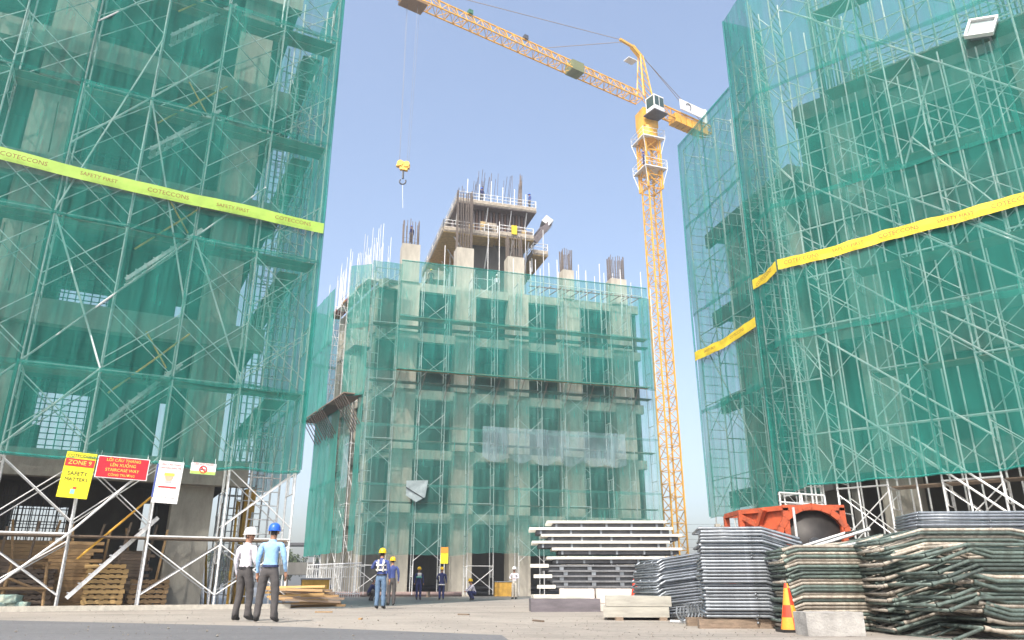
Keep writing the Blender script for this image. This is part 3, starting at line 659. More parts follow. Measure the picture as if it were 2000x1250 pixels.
# jib
Jm = Matrix((jd, jn, Vector((0, 0, 1)))).transposed().to_4x4()
js = lattice(4.2, 1.35, True, .075, .042, 4).mesh('jib_section', crane_y)
for k in range(9): inst('jib_section', js, KR, Matrix.Translation(CP+jd*(1.0+4.2*k)+Vector((0, 0, JZ))) @ Jm)
JR = CP+Vector((0, 0, JZ))
for d in (10.8, 11.6): MB().box(JR+jd*d+Vector((0, 0, .5)), (.9, 1.5, 1.3), Rj).build('hoist_winch', M('winch_green', (.2, .22, .1), .6), KR)
for d, c in ((18.2, steel), (25.5, flat('lamp_green', (.03, .15, .08))), (32, steel)): MB().box(JR+jd*d+Vector((0, 0, 1.85)), (.5, .5, .5), Rj).build('lamp', c, KR)
# counter jib with ballast
cj = lattice(10.5, 1.1, False, .1, .05, 7).mesh('counter_jib', crane_y)
inst('counter_jib', cj, KR, Matrix.Translation(CP-jd*11.3+Vector((0, 0, JZ))) @ Jm)
for k in range(6):
    MB().box(JR-jd*(5.0+k*1.0)+Vector((0, 0, -.45)), (.85, 1.3, 1.3), Rj).build('ballast_block', crane_y, KR)
sg = MB().box(JR-jd*7.4+jn*(-1.0 if jn.y > 0 else 1.0)+Vector((0, 0, 1.5)), (4.4, .1, 1.5), Rj).build('sign_panel', white, KR)
b = MB(); c0 = JR-jd*6.6+jn*(-1.08 if jn.y > 0 else 1.08)+Vector((0, 0, 1.55))
for k in range(9):
    a0, a1 = radians(20+k*25), radians(45+k*25)
    b.bar(c0+Rj @ Vector((cos(a0)*.45, 0, sin(a0)*.45)), c0+Rj @ Vector((cos(a1)*.45, 0, sin(a1)*.45)), .16, .04)
b.build('emblem', steel, sg)
MB().tube(JR-jd*10.9+Vector((0, 0, .4)), JR-jd*10.9+Vector((0, 0, 3.2)), .3, 8).build('wind_vane_post', white, KR)
# apex with bent head and its small platform
ap = JR+Vector((0, 0, .6)); top = JR+Vector((0, 0, 8.0))+jd*.3
b = MB()
for sx in (-.8, .8):
    for sy in (-.6, .6): b.bar(ap+Rj @ Vector((sx, sy, 0)), top+Rj @ Vector((sx*.25, sy*.35, -.8)), .14, .14)
for k in range(7):
    f0, f1 = k/7, (k+1)/7
    for sy in (-.6, .6):
        p0 = (ap+Rj @ Vector((-.8, sy, 0))).lerp(top+Rj @ Vector((-.2, sy*.35, -.8)), f0); p1 = (ap+Rj @ Vector((.8, sy, 0))).lerp(top+Rj @ Vector((.2, sy*.35, -.8)), f1); b.tube(p0, p1, .05, 4)
b.bar(top+Vector((0, 0, -.9)), top+jd*1.4+Vector((0, 0, .1)), .5, .5); b.bar(top+jd*1.2+Vector((0, 0, .1)), top+jd*3.4+Vector((0, 0, .3)), .3, .3)
b.build('apex', crane_y, KR)
MB().box(top+jd*1.8+Vector((0, 0, -2.3)), (1.4, 1.0, .12), Rj).build('apex_platform', galv, KR)
for (a, c) in ((top+jd*3.3+Vector((0, 0, .3)), JR+jd*34+Vector((0, 0, 1.6))), (top+jd*3.1, JR+jd*15.4+Vector((0, 0, 1.7))), (top+Vector((0, 0, -.5)), JR-jd*10.5+Vector((0, 0, 1.0))), (top+Vector((.1, 0, -.5)), JR-jd*7+Vector((0, 0, 2.4)))):
    rod(KR, 'tie_bar', a, c, .045, M('tie_grey', (.30, .26, .24), .6), 5)
# trolley, ropes and hook block
tq = JR+jd*32.3
MB().box(tq+Vector((0, 0, -.35)), (2.6, 1.7, .35), Rj).build('trolley', M('trolley_brown', (.25, .14, .05), .6), KR)
hk = px(815, 322, tq.y); hk.x = tq.x-.05
for dx, dy in ((-.45, .2), (.45, .2), (-.35, -.2), (.35, -.2)): rod(KR, 'hoist_rope', tq+Vector((dx*1.5, dy, -.5)), hk+Vector((dx, dy, .3)), .014, steel, 4)
b = MB(); b.box(hk, (1.3, .42, .6), Matrix.Rotation(.2, 3, 'Y'), 0, .75); b.box(hk+Vector((.05, 0, -.4)), (.75, .36, .4), Matrix.Rotation(.2, 3, 'Y')); b.tube(hk+Vector((-.3, -.26, .1)), hk+Vector((-.3, .26, .1)), .3, 12); b.tube(hk+Vector((.3, -.26, -.02)), hk+Vector((.3, .26, -.02)), .3, 12)
b.build('hook_block', M('hook_yellow', (.85, .48, .02), .5), KR)
b = MB(); b.tube(hk+Vector((0, 0, -.3)), hk+Vector((0, 0, -1.5)), .1, 6); b.path([hk+Vector((0.3*sin(t), 0, -1.8-.3*cos(t))) for t in [x*.5-2.4 for x in range(10)]], .07); b.build('hook', steel, KR)
rod(KR, 'sling', hk+Vector((0, 0, -2.1)), hk+Vector((.15, 0, -4.6)), .018, galv, 4)
# ------------------------------------------------------------------ safety signs on the left scaffold
def sign(label, a0, a1, z0, z1, mat, tilt=0., t=-.16):
    """flat board hung on the scaffold's outer tubes; a0 > a1 (a0 is its left edge)"""
    c = FL.W((a0+a1)/2, t, (z0+z1)/2); wd, hg = abs(a0-a1), z1-z0
    r = thing('safety_sign', c, label, 'sign')
    x = (-FL.u).normalized(); Mx = face_mat(c, x, -FL.n) @ Matrix.Rotation(tilt, 4, 'Z')
    o = MB().box((0, 0, 0), (wd, hg, .02)).build('board', mat); put(o, r, Mx @ Matrix.Translation((0, 0, -.01)) @ Matrix.Translation(WM[o].translation))
    for sx in (-.45, .45):
        b = MB().tube((wd*sx, hg*.42, -.01), (wd*sx, hg*.5+.18, -.12), .008, 4); k = b.build('tie_wire', galv); put(k, r, Mx @ WM[k])
    return r, Mx, wd, hg
def on(r, Mx, me, x, y, lift=.006, name='lettering'):
    return inst(name, me, r, Mx @ Matrix.Translation((x, y, lift)))
def quad(r, Mx, x, y, wd, hg, mat, lift=.004, name='colour_band'):
    o = MB().box((0, 0, 0), (wd, hg, .004)).build(name, mat); put(o, r, Mx @ Matrix.Translation((x, y, lift)) @ Matrix.Translation(WM[o].translation)); return o
s_yel = flat('sign_yellow', (.90, .80, .02)); s_red = flat('sign_red', (.70, .012, .03)); s_white = flat('sign_white', (.85, .85, .83)); ink_k = flat('ink_black', (.03, .03, .03)); ink_y = flat('ink_yellow', (.95, .72, .1)); ink_r = flat('ink_red', (.7, .03, .03)); ink_g = flat('ink_green', (.45, .72, .15)); ink_b = flat('ink_blue', (.06, .10, .35)); skin_ink = flat('ink_skin', (.72, .45, .3)); ink_gr = flat('ink_grey', (.5, .5, .5))
def S_at(u, v):
    """s, z on the plane of the scaffold's outer tubes for a pixel"""
    p = px(u, v, 1); d = Vector((p.x, 1, 0)); o = FL.W(0, -.16, 0)
    # o + s*u = k*d
    den = FL.u.x*d.y-FL.u.y*d.x; k = (FL.u.x*o.y-FL.u.y*o.x)/den
    s = (d*k-o).dot(FL.u); return s, CAM_H+(p.z-CAM_H)*k
a0, zt = S_at(129, 882); a1, zb_ = S_at(172, 974); 
r, Mx, wd, hg = sign('tall yellow safety sign with a red band, left of the red staircase sign', a0, a1, zb_, zt, s_yel, radians(-3))
on(r, Mx, text_mesh('COTECCONS', wd*.15, ink_k), 0, hg*.42); quad(r, Mx, 0, hg*.27, wd*.96, hg*.17, ink_r); on(r, Mx, text_mesh('ZONE 9', wd*.22, ink_y), 0, hg*.27, .009)
on(r, Mx, text_mesh('SAFETY', wd*.2, ink_k), 0, hg*.03); on(r, Mx, text_mesh('MATTERS', wd*.18, ink_k), 0, -hg*.1)
quad(r, Mx, .02, -hg*.28, wd*.12, hg*.04, ink_r, name='pictogram'); quad(r, Mx, -.02, -hg*.36, wd*.14, hg*.1, flat('ink_teal', (.3, .6, .6)), name='pictogram')
a0, zt = S_at(192, 890); a1, zb_ = S_at(287, 936)
r, Mx, wd, hg = sign('red staircase way sign with yellow lettering and white border', a0, a1, zb_-.04, zt, s_white, radians(-1.5), -.17)
quad(r, Mx, 0, 0, wd*.965, hg*.93, s_red)
for k, (t_, sc) in enumerate((('LỐI CẦU THANG', .19), ('LÊN XUỐNG', .19), ('STAIRCASE WAY', .19), ('CÔNG TRƯỜNG', .15))): on(r, Mx, text_mesh(t_, hg*sc, ink_y), 0, hg*(.33-.225*k), .009)
a0, zt = S_at(312, 900); a1, zb_ = S_at(347, 984)
r, Mx, wd, hg = sign('tall white safety poster with a red barrier drawing under the net', a0+.04, a1, zb_, zt, s_white, radians(-2), -.18)
on(r, Mx, text_mesh('CHÚ Ý AN TOÀN', wd*.10, ink_r), 0, hg*.42); on(r, Mx, text_mesh('LAN CAN BẢO VỆ', wd*.10, ink_r), 0, hg*.34)
b = MB().tube((0, 0, 0), (0, 0, .003), wd*.16, 14); k = b.build('drawing', skin_ink); put(k, r, Mx @ Matrix.Translation((0, hg*.12, .006)))
quad(r, Mx, 0, hg*.185, wd*.4, hg*.07, ink_y, .011, 'drawing'); quad(r, Mx, 0, hg*.02, wd*.26, hg*.09, ink_gr, .006, 'drawing')
quad(r, Mx, 0, -hg*.12, wd*.7, hg*.035, ink_r, .006, 'drawing')
for k in range(5): quad(r, Mx, wd*(-.3+.15*k), -hg*.25, wd*.025, hg*.22, ink_gr, .006, 'drawing')
quad(r, Mx, 0, -hg*.37, wd*.7, hg*.012, ink_gr, .005, 'drawing'); quad(r, Mx, -wd*.51, .02, wd*.07, hg*.8, ink_b, .0, 'edge_strip')
a0, zt = S_at(374, 903); a1, zb_ = S_at(420, 928)
r, Mx, wd, hg = sign('small white no smoking sign with a red crossed circle', a0, a1, zb_, zt, s_white, radians(-1), -.17)
quad(r, Mx, 0, -hg*.36, wd*.99, hg*.26, ink_g); on(r, Mx, text_mesh('CẤM HÚT THUỐC', wd*.10, ink_r), 0, hg*.38)
b = MB(); R_ = hg*.3
for k in range(20):
    t0, t1 = 2*pi*k/20, 2*pi*(k+1)/20; b.bar((cos(t0)*R_, sin(t0)*R_, 0), (cos(t1)*R_, sin(t1)*R_, 0), .035, .004)
b.bar((-R_*.7, R_*.7, 0), (R_*.7, -R_*.7, 0), .035, .004); k = b.build('prohibition_ring', ink_r); put(k, r, Mx @ Matrix.Translation((0, -hg*.08, .01)) @ WM[k])
quad(r, Mx, 0, -hg*.08, wd*.2, hg*.07, ink_k, .008, 'cigarette')

# ------------------------------------------------------------------ timber, pallets and stores under the left building
def pallet(M_, label, group, mats):
    r = thing('wooden_pallet', M_.translation, label, 'pallet', group); WMr = M_
    for k in range(6): block(r, 'deck_board', WMr @ Matrix.Translation((-.5+.2*k, 0, .13)) @ Matrix.Diagonal((.13, 1.1, .022, 1)), mats)
    for y in (-.5, 0, .5): block(r, 'stringer', WMr @ Matrix.Translation((0, y, .07)) @ Matrix.Diagonal((1.15, .09, .09, 1)), mats)
    for x in (-.48, 0, .48): block(r, 'bottom_board', WMr @ Matrix.Translation((x, 0, .012)) @ Matrix.Diagonal((.12, 1.1, .02, 1)), mats)
    return r
RL = FL.rot().to_4x4()
def MT(s, t, z, rz=0): return Matrix.Translation(FL.W(s, t, z)) @ RL @ Matrix.Rotation(rz, 4, 'Z')
for k in range(9): pallet(MT(5.25+random.uniform(-.04, .04), 1.75, .15*k, random.uniform(-.06, .06)), 'pale new wooden pallet in the stack under the red staircase sign', 'pallets under the staircase sign', timber_y)
for j, (s_, t_, n_) in enumerate(((7.2, 2.3, 8), (3.95, 2.2, 6))):
    for k in range(n_): pallet(MT(s_+random.uniform(-.05, .05), t_, .15*k, random.uniform(-.08, .08)), ('old brown wooden pallet in the stack beside the sawhorse', 'brown wooden pallet in the stack against the concrete column')[j], ('pallets beside the sawhorse', 'pallets by the column')[j], (timber_d, timber)[j])
def boards(label, group, base, n, ln, wd, th, mat, jit=.06, rz=0, per=3):
    for k in range(n):
        for q in range(per):
            l = ln*random.uniform(.8, 1.05)
            o = block(None, 'board', base @ Matrix.Translation((random.uniform(-jit, jit)*3, (q-(per-1)/2)*(wd+.02), th/2+k*(th+.008))) @ Matrix.Rotation(random.uniform(-jit, jit)*.4+rz, 4, 'Z') @ Matrix.Diagonal((l, wd, th, 1)), mat)
            tag(o, label, 'board', group)
boards('weathered board in the low stack at the left column under the building', 'boards by the left column', MT(8.6, 3.0, 0), 14, 2.6, .25, .1, timber_d, per=1)
boards('grey formwork board stacked under the building between the columns', 'formwork boards under the building', MT(6.2, 5.0, 0), 15, 3.4, .4, .11, timber_d, per=1)
boards('grey plank lying on the ground floor stack deep under the building', 'planks deep under the building', MT(9.4, 6.4, 0), 17, 3.0, .5, .12, timber, per=1)
# more timber and rebar stored between the columns
boards('brown shuttering board in the tall stack behind the pale pallets', 'tall shuttering stack', MT(6.3, 2.75, 0), 19, 1.5, .9, .1, timber, per=1)
boards('dark shuttering board in the stack beside the square concrete column', 'stack by the square column', MT(4.6, 3.6, 0), 17, 1.3, .9, .1, timber_d, per=1)
boards('short brown board in the stack left of the sawhorse', 'stack left of the sawhorse', MT(9.1, 1.9, 0), 13, 1.7, .5, .1, timber, per=1)
boards('long board on the wide stack under the rebar bay', 'wide stack under the rebar bay', MT(8.0, 4.2, 0), 18, 3.4, .7, .11, timber, per=1)
for k in range(16):
    s_ = 3.7+k*.42; o = block(None, 'timber_stud', Matrix.Translation(FL.W(s_, 2.5+.5*(k % 3), 1.2)) @ RL @ Matrix.Rotation(random.uniform(-.25, .25), 4, 'Y') @ Matrix.Rotation(.12, 4, 'X') @ Matrix.Diagonal((.07, .07, 2.4+random.random()*.8, 1)), (timber, timber_d)[k % 2])
    tag(o, 'upright timber stud leaning among the board stacks under the building', 'stud', 'leaning studs')
b = MB()
for k in range(34): b.tube(FL.W(7.0+k*.1, 4.9, 2.0), FL.W(7.0+k*.1+random.uniform(-.05, .05), 4.9, 4.0), .014, 4)
for z in (2.1, 2.4, 2.7, 3.0, 3.3, 3.6): b.tube(FL.W(6.9, 4.88, z), FL.W(10.5, 4.88, z+random.uniform(-.05, .05)), .016, 4)
tag(b.build('rebar_mat', steel), 'dark upright rebar mat standing on the stacked boards under the building', 'rebar mat')
# sawhorse
c = MT(7.5, 1.55, 0); r = thing('sawhorse', c.translation, 'brown timber A-frame sawhorse standing by the scaffold foot', 'sawhorse')
rod(r, 'top_rail', c @ Vector((-.7, 0, 1.35)), c @ Vector((.4, 0, 1.35)), .05, timber)
for x in (-.6, .3):
    for y in (-.25, .25): rod(r, 'leg', c @ Vector((x, y*.2, 1.38)), c @ Vector((x+.12*(1 if x > 0 else -1), y*1.3, 0)), .045, timber)
rod(r, 'brace', c @ Vector((-.68, -.2, .5)), c @ Vector((.4, -.2, .95)), .04, timber); rod(r, 'shelf', c @ Vector((-.9, -.3, .62)), c @ Vector((.7, -.3, .62)), .05, timber)
# sacks
sack = M('sack_print', (.55, .55, .42), .8, 0, 3, .3, .2, c2=(.12, .30, .30))
for k, (s_, z_) in enumerate(((8.0, 0), (7.45, 0), (7.7, .2))):
    bm = bmesh.new(); bmesh.ops.create_cube(bm, size=1); bmesh.ops.subdivide_edges(bm, edges=bm.edges[:], cuts=4, use_grid_fill=True)
    for v in bm.verts:
        e = 1-max(abs(v.co.x), abs(v.co.y))*.75; v.co.z *= .35+e*.9; v.co.x *= .62; v.co.y *= .42; v.co.z = v.co.z*.24+.13; v.co += Vector((noise.noise(v.co*5+Vector((k, 0, 0)))*.03,)*3)
    me = bpy.data.meshes.new('sack'); bm.to_mesh(me); bm.free(); me.materials.append(sack)
    for p in me.polygons: p.use_smooth = True
    tag(inst('cement_sack', me, None, MT(s_, 1.3, z_, .2*k)), 'printed cement sack lying by the scaffold foot under the sawhorse', 'sack', 'cement sacks')
# timber strips of the scaffold kickboard
tag(MB().bar(FL.W(-.2, -.12, .08), FL.W(13, -.12, .08), .05, .15).build('kickboard', M('kick_pale', (.5, .47, .4), .8)), 'pale kickboard laid along the foot of the signed scaffold', 'kickboard')
# leaning props and clutter in the corner behind the two men
for k in range(11):
    s_ = .3+.19*k; t_ = 3.0+random.random()*2.4
    o = MB().tube(FL.W(s_, t_, 0), FL.W(s_+random.uniform(-.5, .5), t_+.5, 3.2+random.random()*1.0), .05, 6).build('steel_prop', (galv, timber, mustard)[k % 3])
    tag(o, ('grey steel prop leaning in the corner behind the two men', 'brown timber post leaning in the corner behind the two men', 'mustard steel prop leaning in the corner behind the two men')[k % 3], 'prop', 'props leaning in the corner')
o = FL.box(MB(), .55, .95, 4.2, 4.6, 0, 4.2).build('timber_post', mustard); tag(o, 'thick mustard yellow post standing behind the two men', 'post')
# lumber pile and mustard box right of the men
lp = gnd(596, 1189); lp.z = .012
for k in range(15):
    a = random.uniform(-.25, .25)+.1; z = .06+.085*(k//2)
    o = block(None, 'lumber_plank', Matrix.Translation(lp+Vector((random.uniform(-.35, .3)-(.0 if k < 9 else .2), random.uniform(-.3, .5)+.25*(k % 2), z))) @ Matrix.Rotation(a, 4, 'Z') @ Matrix.Rotation(random.uniform(-.05, .05), 4, 'Y') @ Matrix.Diagonal((1.7+random.random()*.5, .2, .07, 1)), (timber, timber_d, timber_y)[k % 3])
    tag(o, 'rough plank in the lumber pile on the ground right of the two men', 'plank', 'lumber pile')
def steel_box(p, dims, rz, label):
    r = thing('steel_container', p, label, 'container'); Rr = Matrix.Rotation(rz, 4, 'Z'); d = dims
    block(r, 'body', Matrix.Translation(p) @ Rr @ Matrix.Translation((0, 0, d[2]/2)) @ Matrix.Diagonal((d[0], d[1], d[2], 1)), mustard)
    block(r, 'lid', Matrix.Translation(p) @ Rr @ Matrix.Translation((0, 0, d[2]+.03)) @ Matrix.Diagonal((d[0]+.08, d[1]+.08, .06, 1)), galv2)
    for k in range(4): block(r, 'rib', Matrix.Translation(p) @ Rr @ Matrix.Translation((-d[0]*.4+k*d[0]*.267, -d[1]/2-.02, d[2]/2)) @ Matrix.Diagonal((.06, .04, d[2]*.94, 1)), mustard)
steel_box(gnd(612, 1180), (1.1, 1.1, .95), .3, 'mustard steel bin standing behind the lumber pile'); steel_box(gnd(984, 1164.5), (1.5, 1.4, 1.05), .1, 'mustard steel bin beside the worker dressed in white')
# long steel pipes and beams in front of the middle building
for k, (u0, u1, v, z, rr, m_) in enumerate(((640, 1215, 1163.5, .62, .24, steel), (690, 1180, 1163.2, .2, .2, galv2), (700, 985, 1162.8, .95, .2, steel), (620, 900, 1165.5, .18, .17, M('pipe_brown', (.28, .2, .18), .6)))):
    A, B = gnd(u0, v), gnd(u1, v)
    b = MB(); b.tube(A+Vector((0, 0, z)), B+Vector((0, .6, z)), rr, 14); b.tube(A+Vector((.02, 0, z)), A+Vector((-.02, 0, z)), rr*1.08, 14); b.tube(B+Vector((-.02, .6, z)), B+Vector((.03, .6, z)), rr*1.08, 14)
    tag(b.build('steel_pipe', m_, None, True), ('long dark steel pipe lying in front of the middle building, second layer', 'long galvanised pipe on the ground before the middle building', 'dark pipe on top of the pipe pile before the middle building', 'brown pipe on the ground nearest the workers')[k], 'pipe')
for x in (-13, -6, 0, 5): tag(MB().box((x, 57.3, .02), (.3, 1.6, .04)).box((x, 57.3, .2), (.1, 1.6, .32)).build('pipe_sleeper', timber_d), 'timber sleeper under the long steel pipes', 'sleeper', 'pipe sleepers')
# yellow notice on the middle building's ground floor
pz = px(868, 1086, 57.6); r = thing('notice_board', (pz.x, pz.y, 0), 'yellow notice board with an orange top at the foot of the middle building', 'sign')
MB().box((pz.x, pz.y, pz.z-.1), (.55, .04, .85)).build('board', s_yel, r); MB().box((pz.x, pz.y-.02, pz.z+.42), (.55, .05, .4)).build('header', flat('notice_orange', (.8, .3, .03)), r); rod(r, 'post', (pz.x, pz.y+.04, 0), (pz.x, pz.y+.04, pz.z), .04, galv)
# railing left of the middle building
rp = [gnd(596, 1163), gnd(690, 1164.5)]; A, B = Vector((-15.2, 53.5, 0)), Vector((-9.6, 52.0, 0)); A = Vector((-15.5, 60, 0)); B = Vector((-10.4, 54.5, 0))
r = thing('railing', A, 'grey upright bar railing at the corner of the middle building', 'railing')
for k in range(27): rod(r, 'baluster', A.lerp(B, k/26), A.lerp(B, k/26)+Vector((0, 0, 2.3)), .025, galv, 5)
for z in (.25, 2.25): rod(r, 'rail', A+Vector((0, 0, z)), B+Vector((0, 0, z)), .035, galv)
# shelter roof and wires far off
c = px(586, 1064, 110); r = thing('shelter', (c.x, c.y, 0), 'flat roofed grey shelter far beyond the yard', 'shelter')
MB().box((c.x, c.y, c.z), (6, 4, .35)).build('roof', steel, r); MB().box((c.x, c.y, c.z-3.2), (5, 3, 1.6)).build('wall', concrete, r)
for x in (-2.5, 2.5):
    for y in (-1.6, 1.6): rod(r, 'post', (c.x+x, c.y+y, 0), (c.x+x, c.y+y, c.z), .09, galv)
r = thing('power_line', (28, 160, 0), 'thin power lines strung between poles far behind the crane', 'power line')
for x in (8, 66): rod(r, 'pole', (x, 160, 0), (x+.1, 160, 14.5), .16, concrete)
for z in (9.2, 10.8, 12.2, 13.8): MB().path([(8+58*k/12, 160, z-.9*sin(pi*k/12)) for k in range(13)], .035, 4).build('wire', steel, r)

# ------------------------------------------------------------------ stacked goods on the right
def bent_frame_mesh(flat_w, left, right, drop_l, drop_r, depth, r, mats, skew=0.):
    """scaffold frame lying flat: level middle, wings bent down; two rails and cross tubes, open tube ends"""
    b = MB()
    pts = [Vector((-flat_w/2-left, 0, -drop_l))]*(left > 0) + [Vector((-flat_w/2, 0, 0)), Vector((flat_w/2, 0, 0))] + [Vector((flat_w/2+right, 0, -drop_r))]*(right > 0)
    for k, y in enumerate((0, depth)):
        b.path([p+Vector((skew*k, y, 0)) for p in pts], r, 7, k % 2 if k < 1 else 0)
    for p in pts: b.tube(p+Vector((0, 0, 0)), p+Vector((skew, depth, 0)), r*.9, 6, 1)
    m = (pts[1]+pts[-2])/2 if len(pts) > 3 else (pts[0]+pts[-1])/2
    b.tube(m, m+Vector((skew, depth, 0)), r*.8, 6, 1)
    for q in (.35, .7): b.tube(pts[0]+Vector((skew*q, depth*q, 0)), pts[-1]+Vector((skew*q, depth*q, 0)) if len(pts) == 2 else pts[1]+Vector((skew*q, depth*q, 0)), r*.7, 5, 1)
    for p in (pts[0], pts[-1]): b.tube(p, p+(pts[1]-pts[0] if p == pts[0] else pts[-2]-pts[-1]).normalized()*.06, r*1.25, 7, 0, False)
    return b.mesh('scaffold_trestle', mats, True)
def frame_stack(base, meshes, n, dz, rz, label, group, jx=.02, jy=.03, jr=.015, z0=.05, lean=(0, 0), tiltf=lambda k: (0, 0)):
    for k in range(n):
        ta, tb = tiltf(k)
        Mw = Matrix.Translation(Vector(base)+Vector((random.uniform(-jx, jx)+lean[0]*k, random.uniform(-jy, jy)+lean[1]*k, z0+dz*k))) @ Matrix.Rotation(rz+random.uniform(-jr, jr), 4, 'Z') @ Matrix.Rotation(ta+random.uniform(-.006, .006), 4, 'X') @ Matrix.Rotation(tb, 4, 'Y')
        w0 = label.split(' in the ')[0].split(' with ')[0]
        lb = 'topmost '+label if k == n-1 else 'bottom '+label if k == 0 else label
        tag(inst('scaffold_trestle', meshes[random.randrange(len(meshes))], None, Mw), lb, 'scaffold frame', group)
g1 = bent_frame_mesh(1.02, .0, .62, .0, .20, 1.5, .026, [galv2, galv2], .15); g1b = bent_frame_mesh(1.05, .0, .60, .0, .18, 1.5, .026, [galv2, galv2], .1)
p = px(1445, 1230, 13.3); frame_stack((p.x, 13.3, 0), [g1, g1b], 27, .054, radians(-6), 'galvanised scaffold frame in the tall neat silver stack beside the traffic cone', 'tall silver frame stack', z0=.20, jx=.012)
p = px(1338, 1205, 17.0); g2 = bent_frame_mesh(.85, .12, .2, .05, .1, 1.4, .026, [galv2, galv2], -.1)
frame_stack((p.x, 17, 0), [g2], 22, .056, radians(8), 'galvanised scaffold frame in the lower ragged stack behind the tall silver stack', 'ragged silver frame stack', jx=.05, jr=.05, z0=.1, tiltf=lambda k: (0, -.07-.004*k))
cc_ = [bent_frame_mesh(random.uniform(.96, 1.04), random.uniform(.18, .26), random.uniform(.5, .64), random.uniform(.05, .09), random.uniform(.17, .26), 1.4, .025, [(cream, cream, greenp)[k % 3], greenp], random.uniform(.05, .15)) for k in range(6)]; c2_ = bent_frame_mesh(1.02, .2, .58, .08, .2, 1.4, .028, [greenp, cream], .15); c3 = bent_frame_mesh(1.0, .22, .58, .07, .22, 1.4, .028, [cream, cream], .1)
p = px(1640, 1240, 12.4); frame_stack((p.x, 12.4, 0), cc_+[c2_], 25, .05, radians(2), 'worn cream and green scaffold frame in the stack behind the pale concrete block', 'cream and green frame stack', jx=.035, z0=.06)
dd = [bent_frame_mesh(random.uniform(1.1, 1.3), random.uniform(.45, .62), random.uniform(.25, .4), random.uniform(.10, .20), random.uniform(.02, .08), 1.3, .025, [(greenp, cream)[k % 4 == 0], (cream, greenp)[k % 3 > 0]], random.uniform(-.1, .2)) for k in range(7)]; d3 = dd[0]
p = px(1925, 1240, 11.4); frame_stack((p.x, 11.4, 0), dd, 29, .05, radians(-3), 'dark green scaffold frame in the broad untidy stack beside the cream one', 'untidy green frame stack', jx=.05, jy=.05, jr=.022, z0=.05)
p = px(1995, 1240, 10.7); d4 = bent_frame_mesh(.6, .35, .4, -.10, .1, 1.2, .03, [greenp, cream], -.1); d5 = bent_frame_mesh(.7, .3, .4, -.05, .1, 1.2, .03, [cream, greenp], .1)
frame_stack((p.x+.1, 10.6, 0), [d4, d5, dd[1], dd[2]], 23, .052, radians(5), 'rusty cream scaffold frame with open ends tilted up over the green stack', 'tilted frames at the edge', jx=.07, jr=.03, z0=.05)
# big rear stack with pale top rails
p = px(1850, 1200, 14.6); e1_ = bent_frame_mesh(2.0, .55, .6, .2, .1, 1.5, .03, [cream, greenp], .1); e2_ = bent_frame_mesh(2.0, .55, .6, .2, .1, 1.5, .03, [greenp, greenp], .1)
frame_stack((p.x, 14.6, 0), [e1_, e2_, e2_], 25, .062, radians(-7), 'wide green scaffold frame in the rear stack against the net scaffold', 'rear green frame stack', z0=.1, jr=.03, tiltf=lambda k: (0, -.02))
p = px(1925, 1150, 17.0); f1 = bent_frame_mesh(2.3, 0, .8, 0, .12, 1.4, .03, [galv2, galv2], .1)
frame_stack((p.x, 17.0, 0), [f1], 32, .068, radians(-4), 'silver scaffold frame in the highest rear stack under the dark building opening', 'high silver rear stack', z0=.1, jx=.05)
p = px(1625, 1060, 14.6)
for k, (dx, ry, rz) in enumerate(((-.3, -.05, .2), (0, -.16, .05), (.15, -.22, -.1), (.3, -.1, .1), (.1, -.28, .0))):
    o = inst('scaffold_trestle', bent_frame_mesh(1.6, .3, 0, .1, 0, 1.1, .03, [(cream, galv, greenp)[k % 3], greenp]), None, Matrix.Translation((p.x+dx, 14.4+.12*k, 1.30+.045*k)) @ Matrix.Rotation(rz, 4, 'Z') @ Matrix.Rotation(ry, 4, 'Y'))
    tag(o, 'loose scaffold frame lying askew between the orange drum and the cream stack', 'scaffold frame', 'loose frames under the drum')
g5 = bent_frame_mesh(1.7, .1, .1, .05, .05, 1.1, .03, [greenp, greenp])
frame_stack((p.x+.15, 14.5, 0), [g5], 20, .058, .05, 'dull green scaffold frame in the stack below the loose frames and drum', 'stack below the loose frames', z0=.08)
# skid timbers below the silver stack
for k, y in enumerate((13.4, 14.3)):
    tag(MB().box((px(1460, 1230, 13.3).x+.1, y, .08), (1.75, .14, .15)).build('timber_skid', timber_d), 'dark timber skid under the tall silver frame stack', 'skid', 'skids under the silver stack')
# concrete block
p = px(1625, 1245, 11.45); bm = bmesh.new(); bmesh.ops.create_cube(bm, size=1); bmesh.ops.subdivide_edges(bm, edges=bm.edges[:], cuts=6, use_grid_fill=True)
for v in bm.verts: v.co = Vector((v.co.x*.80, v.co.y*.5, v.co.z*.31+.155)); v.co += Vector([noise.noise(v.co*9+Vector((i*9, 0, 0)))*.010 for i in range(3)])
me = bpy.data.meshes.new('b'); bm.to_mesh(me); bm.free(); me.materials.append(M('block_concrete', (.38, .37, .35), .9, 0, 3, .35, .4))
tag(inst('concrete_block', me, None, Matrix.Translation((p.x, 11.5, .012))), 'pale rough concrete block lying at the foot of the cream and green frame stack', 'block')
